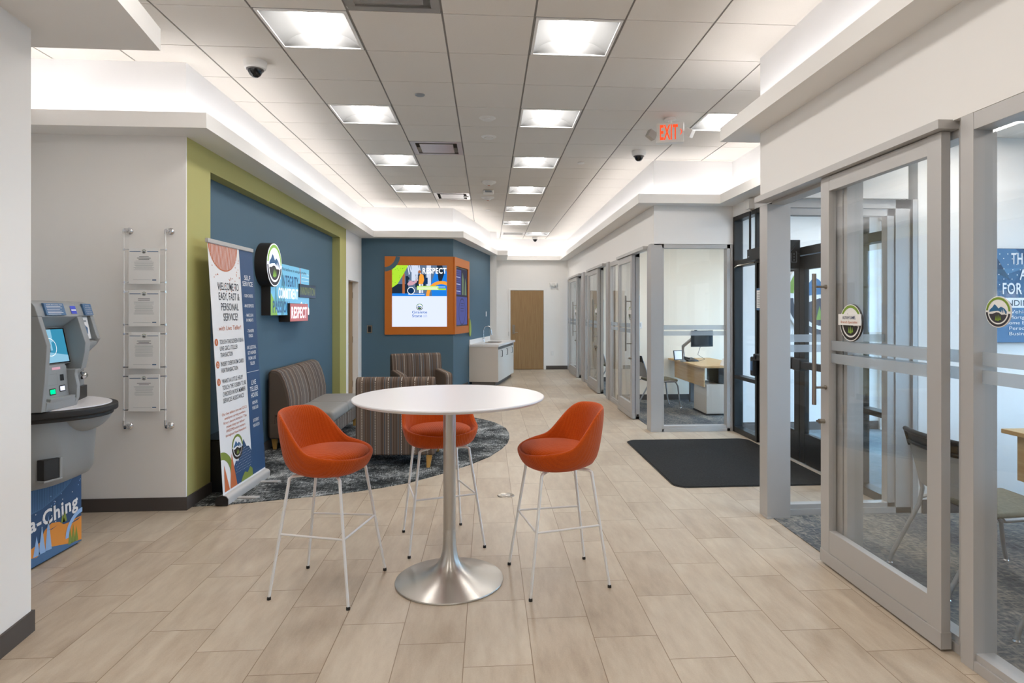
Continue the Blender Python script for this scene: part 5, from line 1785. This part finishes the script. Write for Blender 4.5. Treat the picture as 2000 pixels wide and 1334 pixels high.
# shelf with black bumper
def ell(a_, ax, by, cxx=-3.18, cyy=4.02):
    return (cxx + ax * math.cos(a_), cyy + by * math.sin(a_))
A_ = [(-PI / 2 + PI * k / 40) for k in range(41)]
def sl(ax, by, z0, z1, m, name, bev=0):
    P = [ell(t_, ax, by) for t_ in A_] + [(-3.35, 4.02 + by), (-3.35, 4.02 - by)]
    return MB().prism(P, z0, z1).build(name, m, am, bevel=bev, smooth=50)
sl(.785, .455, .965, .978, 'laminate_white', 'shelf', .002)
sl(.82, .485, .930, .972, 'rubber', 'bumper', .008)
sl(.795, .460, .905, .932, 'rubber', 'lower_bumper', .006)

# head: far part swings back, as the real hood does
def fxh(z):
    if z > 1.36: return -2.505 - (z - 1.36) * .30
    return -2.505 - (1.36 - z) * .03
YK = 4.03
def shear(mb):
    mb.v = [Vector((p.x - max(0, p.y - YK) * .34, p.y, p.z)) for p in mb.v]
    return mb
hdm = MB()
band = [(-3.28, 1.525), (fxh(1.525), 1.525), (fxh(1.58), 1.58), (fxh(1.60) - .010, 1.602), (fxh(1.615) - .045, 1.618), (-3.28, 1.628)]
hdm.prism(band, 3.675, YK, 'y'); hdm.prism(band, YK, 4.335, 'y')
# near cheek
hdm.prism([(-3.28, .978), (-2.535, .978), (-2.518, 1.15), (fxh(1.36), 1.36), (fxh(1.525), 1.525), (-3.28, 1.525)], 3.675, 3.707, 'y')
# roof of the screen bay, sloping back
hdm.prism([(fxh(1.50) - .09, 1.46), (fxh(1.525), 1.522), (fxh(1.525), 1.53), (-2.9, 1.53), (-2.9, 1.46)], 3.707, 4.01, 'y')
# divider
hdm.prism([(-3.0, 1.16), (-2.60, 1.16), (-2.53, 1.20), (-2.51, 1.30), (fxh(1.36), 1.36), (fxh(1.525), 1.525), (-3.0, 1.525)], 4.01, 4.09, 'y')
# far cheek with the swept lower edge
hdm.prism([(-3.0, 1.20), (-2.70, 1.20), (-2.62, 1.27), (-2.53, 1.335), (-2.505, 1.375), (fxh(1.40), 1.40), (fxh(1.525), 1.525), (-3.0, 1.525)], 4.265, 4.335, 'y')
# sill of the card bay
hdm.prism([(-3.0, 1.20), (-2.66, 1.20), (-2.58, 1.27), (-2.515, 1.335), (-2.512, 1.36), (-2.57, 1.372), (-3.0, 1.372)], 4.09, 4.265, 'y')
# lower console and its cheeks
hdm.prism([(-3.0, .978), (-2.535, .978), (-2.525, 1.028), (-2.565, 1.04), (-2.583, 1.22), (-2.60, 1.245), (-3.0, 1.245)], 3.707, 3.955, 'y')
hdm.prism([(-3.0, .978), (-2.54, .978), (-2.522, 1.03), (-2.52, 1.10), (-2.535, 1.17), (-2.53, 1.20), (-3.0, 1.20)], 3.955, 3.985, 'y')
hdm.prism([(-3.0, 1.10), (-2.60, 1.10), (-2.545, 1.17), (-2.535, 1.20), (-3.0, 1.20)], 3.985, 4.02, 'y')
# column behind on the far side
hdm.box(-3.25, -2.62, 3.985, 4.36, .978, 1.34)
shear(hdm)
hdm.build('head', 'atm_grey', am, bevel=.009, seg=3, smooth=40, merge=False)
MB().prism([(-3.0, 1.235), (-2.592, 1.235), (-2.640, 1.47), (-3.0, 1.475)], 3.707, 4.01, 'y').build('recess_back', 'atm_grey_dark', am)
dv = Vector((-.048, 0, .235)).normalized()
a = Art(Vector((-2.5915, 3.715, 1.242)), (0, 1, 0), dv, eps=.001)
a.rect(0, .0, .290, .215, 'screen_black', 1); a.rect(.008, .006, .278, .208, 'atm_screen', 2)
a.rect(.008, .13, .17, .208, 'atm_screen_light', 3); a.rect(.10, .07, .135, .17, 'atm_screen_dark', 4); a.rect(.14, .08, .155, .14, 'atm_screen_light', 4)
a.ring(.135, .10, .052, .055, 'screen_text', 5)
a.poly([(.008, .006), (.008, .05), (.10, .075), (.18, .06), (.278, .045), (.278, .006)], 'atm_screen_light', 3)
a.build('screen', None, am, smooth=0)
dv2 = Vector((-.018, 0, .18)).normalized()
a = Art(Vector((-2.5645, 3.712, 1.042)), (0, 1, 0), dv2, eps=.0012)
a.rect(.075, .018, .128, .056, 'black_plastic', 1); a.rect(.081, .024, .122, .050, 'key_green', 2)
a.rect(.160, .030, .212, .068, 'black_plastic', 1); a.rect(.166, .036, .206, .062, 'key_white', 2)
a.rect(.175, .095, .208, .133, 'black_plastic', 1)
a.rect(.045, .075, .150, .076, 'atm_grey_dark', 1); a.rect(.045, .140, .150, .141, 'atm_grey_dark', 1); a.rect(.150, .075, .151, .141, 'atm_grey_dark', 1)
a.rect(.115, .165, .185, .180, 'screen_pink', 1)
a.build('keys', None, am, smooth=0)
MB().prism([(-2.62, 1.022), (-2.526, 1.022), (-2.520, 1.046), (-2.545, 1.048), (-2.56, 1.038), (-2.62, 1.038)], 3.73, 3.945, 'y').build('tray_lip', 'atm_grey', am, bevel=.003)
def hood_sign(y0, y1, z0, z1, lines, nm):
    p = shear(MB().prism([(fxh(z0) - .002, z0), (fxh(z0) + .012, z0), (fxh(z1) + .012, z1), (fxh(z1) - .002, z1)], y0, y1, 'y')).build(nm, 'slate_blue', am, bevel=.002)
    sh_ = max(0, (y0 + y1) / 2 - YK) > 0
    O = Vector((fxh(z0) + .0128 - max(0, y0 - YK) * .34, y0, z0))
    U_ = Vector((-.34 if sh_ else 0, 1, 0))
    a = Art(O, U_, Vector((fxh(z1) - fxh(z0), 0, z1 - z0)), eps=.0008)
    wd = (y1 - y0) * U_.length
    h_ = z1 - z0
    for k, s_ in enumerate(lines):
        yy = h_ - (k + 1) * h_ / (len(lines) + .5)
        if s_ is None: a.rect(.012, yy + .001, wd * (.72 + .2 * ((k * 7) % 3) / 3), yy + .0035, 'print_white', 1)
        else: a.text(s_, wd / 2, yy, h_ / (len(lines) + .5) * .56, 'print_white', w=min(wd * .92, len(s_) * .0078), k=1, align='c', bold=.015)
    a.build('print', None, p, smooth=0)
hood_sign(3.735, 3.90, 1.532, 1.603, ['COIN MACHINE TIPS', None, None, None, None, None, None], 'tips_sign')
hood_sign(4.13, 4.31, 1.530, 1.605, ['Non-members', 'will be charged a', '1% service fee on', 'the total amount', 'of coins counted.'], 'fee_sign')
a = Art(Vector((fxh(1.54) + .0015, 3.965, 1.54)), (0, 1, 0), Vector((fxh(1.58) - fxh(1.54), 0, .04)), eps=.0008)
a.rect(0, 0, .05, .05, 'deep_blue', 1); a.rect(.004, .02, .046, .028, 'print_white', 2); a.build('blue_sticker', None, am, smooth=0)
shear(MB().prism([(-2.99, 1.372), (-2.545, 1.372), (-2.575, 1.525), (-2.99, 1.525)], 4.09, 4.265, 'y')).build('notice_backing', 'atm_grey', am)
a = Art(Vector((-2.5435 - .34 * .07, 4.10, 1.378)), (-.34, 1, 0), (-.03, 0, .145), eps=.0015)
a.rect(0, 0, .150, .140, 'print_white', 1); a.poly([(.03, .05), (.095, .03), (.115, .07), (.05, .095)], 'slate_blue', 2); a.rect(.02, .11, .11, .122, 'print_grey', 2)
a.build('card_notice', None, am, smooth=0)
cxs = -2.62 - .34 * .31
MB(Matrix.Translation((-2.70, 4.29, 1.13)) @ Matrix.Rotation(PI / 2, 4, 'Y')).lathe([(0, .03), (.012, .03), (.022, .02), (.028, 0)], 24).build('lock', 'chrome', am, smooth=40)
shear(MB().box(-2.66, -2.615, 4.05, 4.35, 1.19, 1.20).box(-2.66, -2.60, 4.03, 4.355, .979, 1.06)).build('slot_panel', 'black_plastic', am)
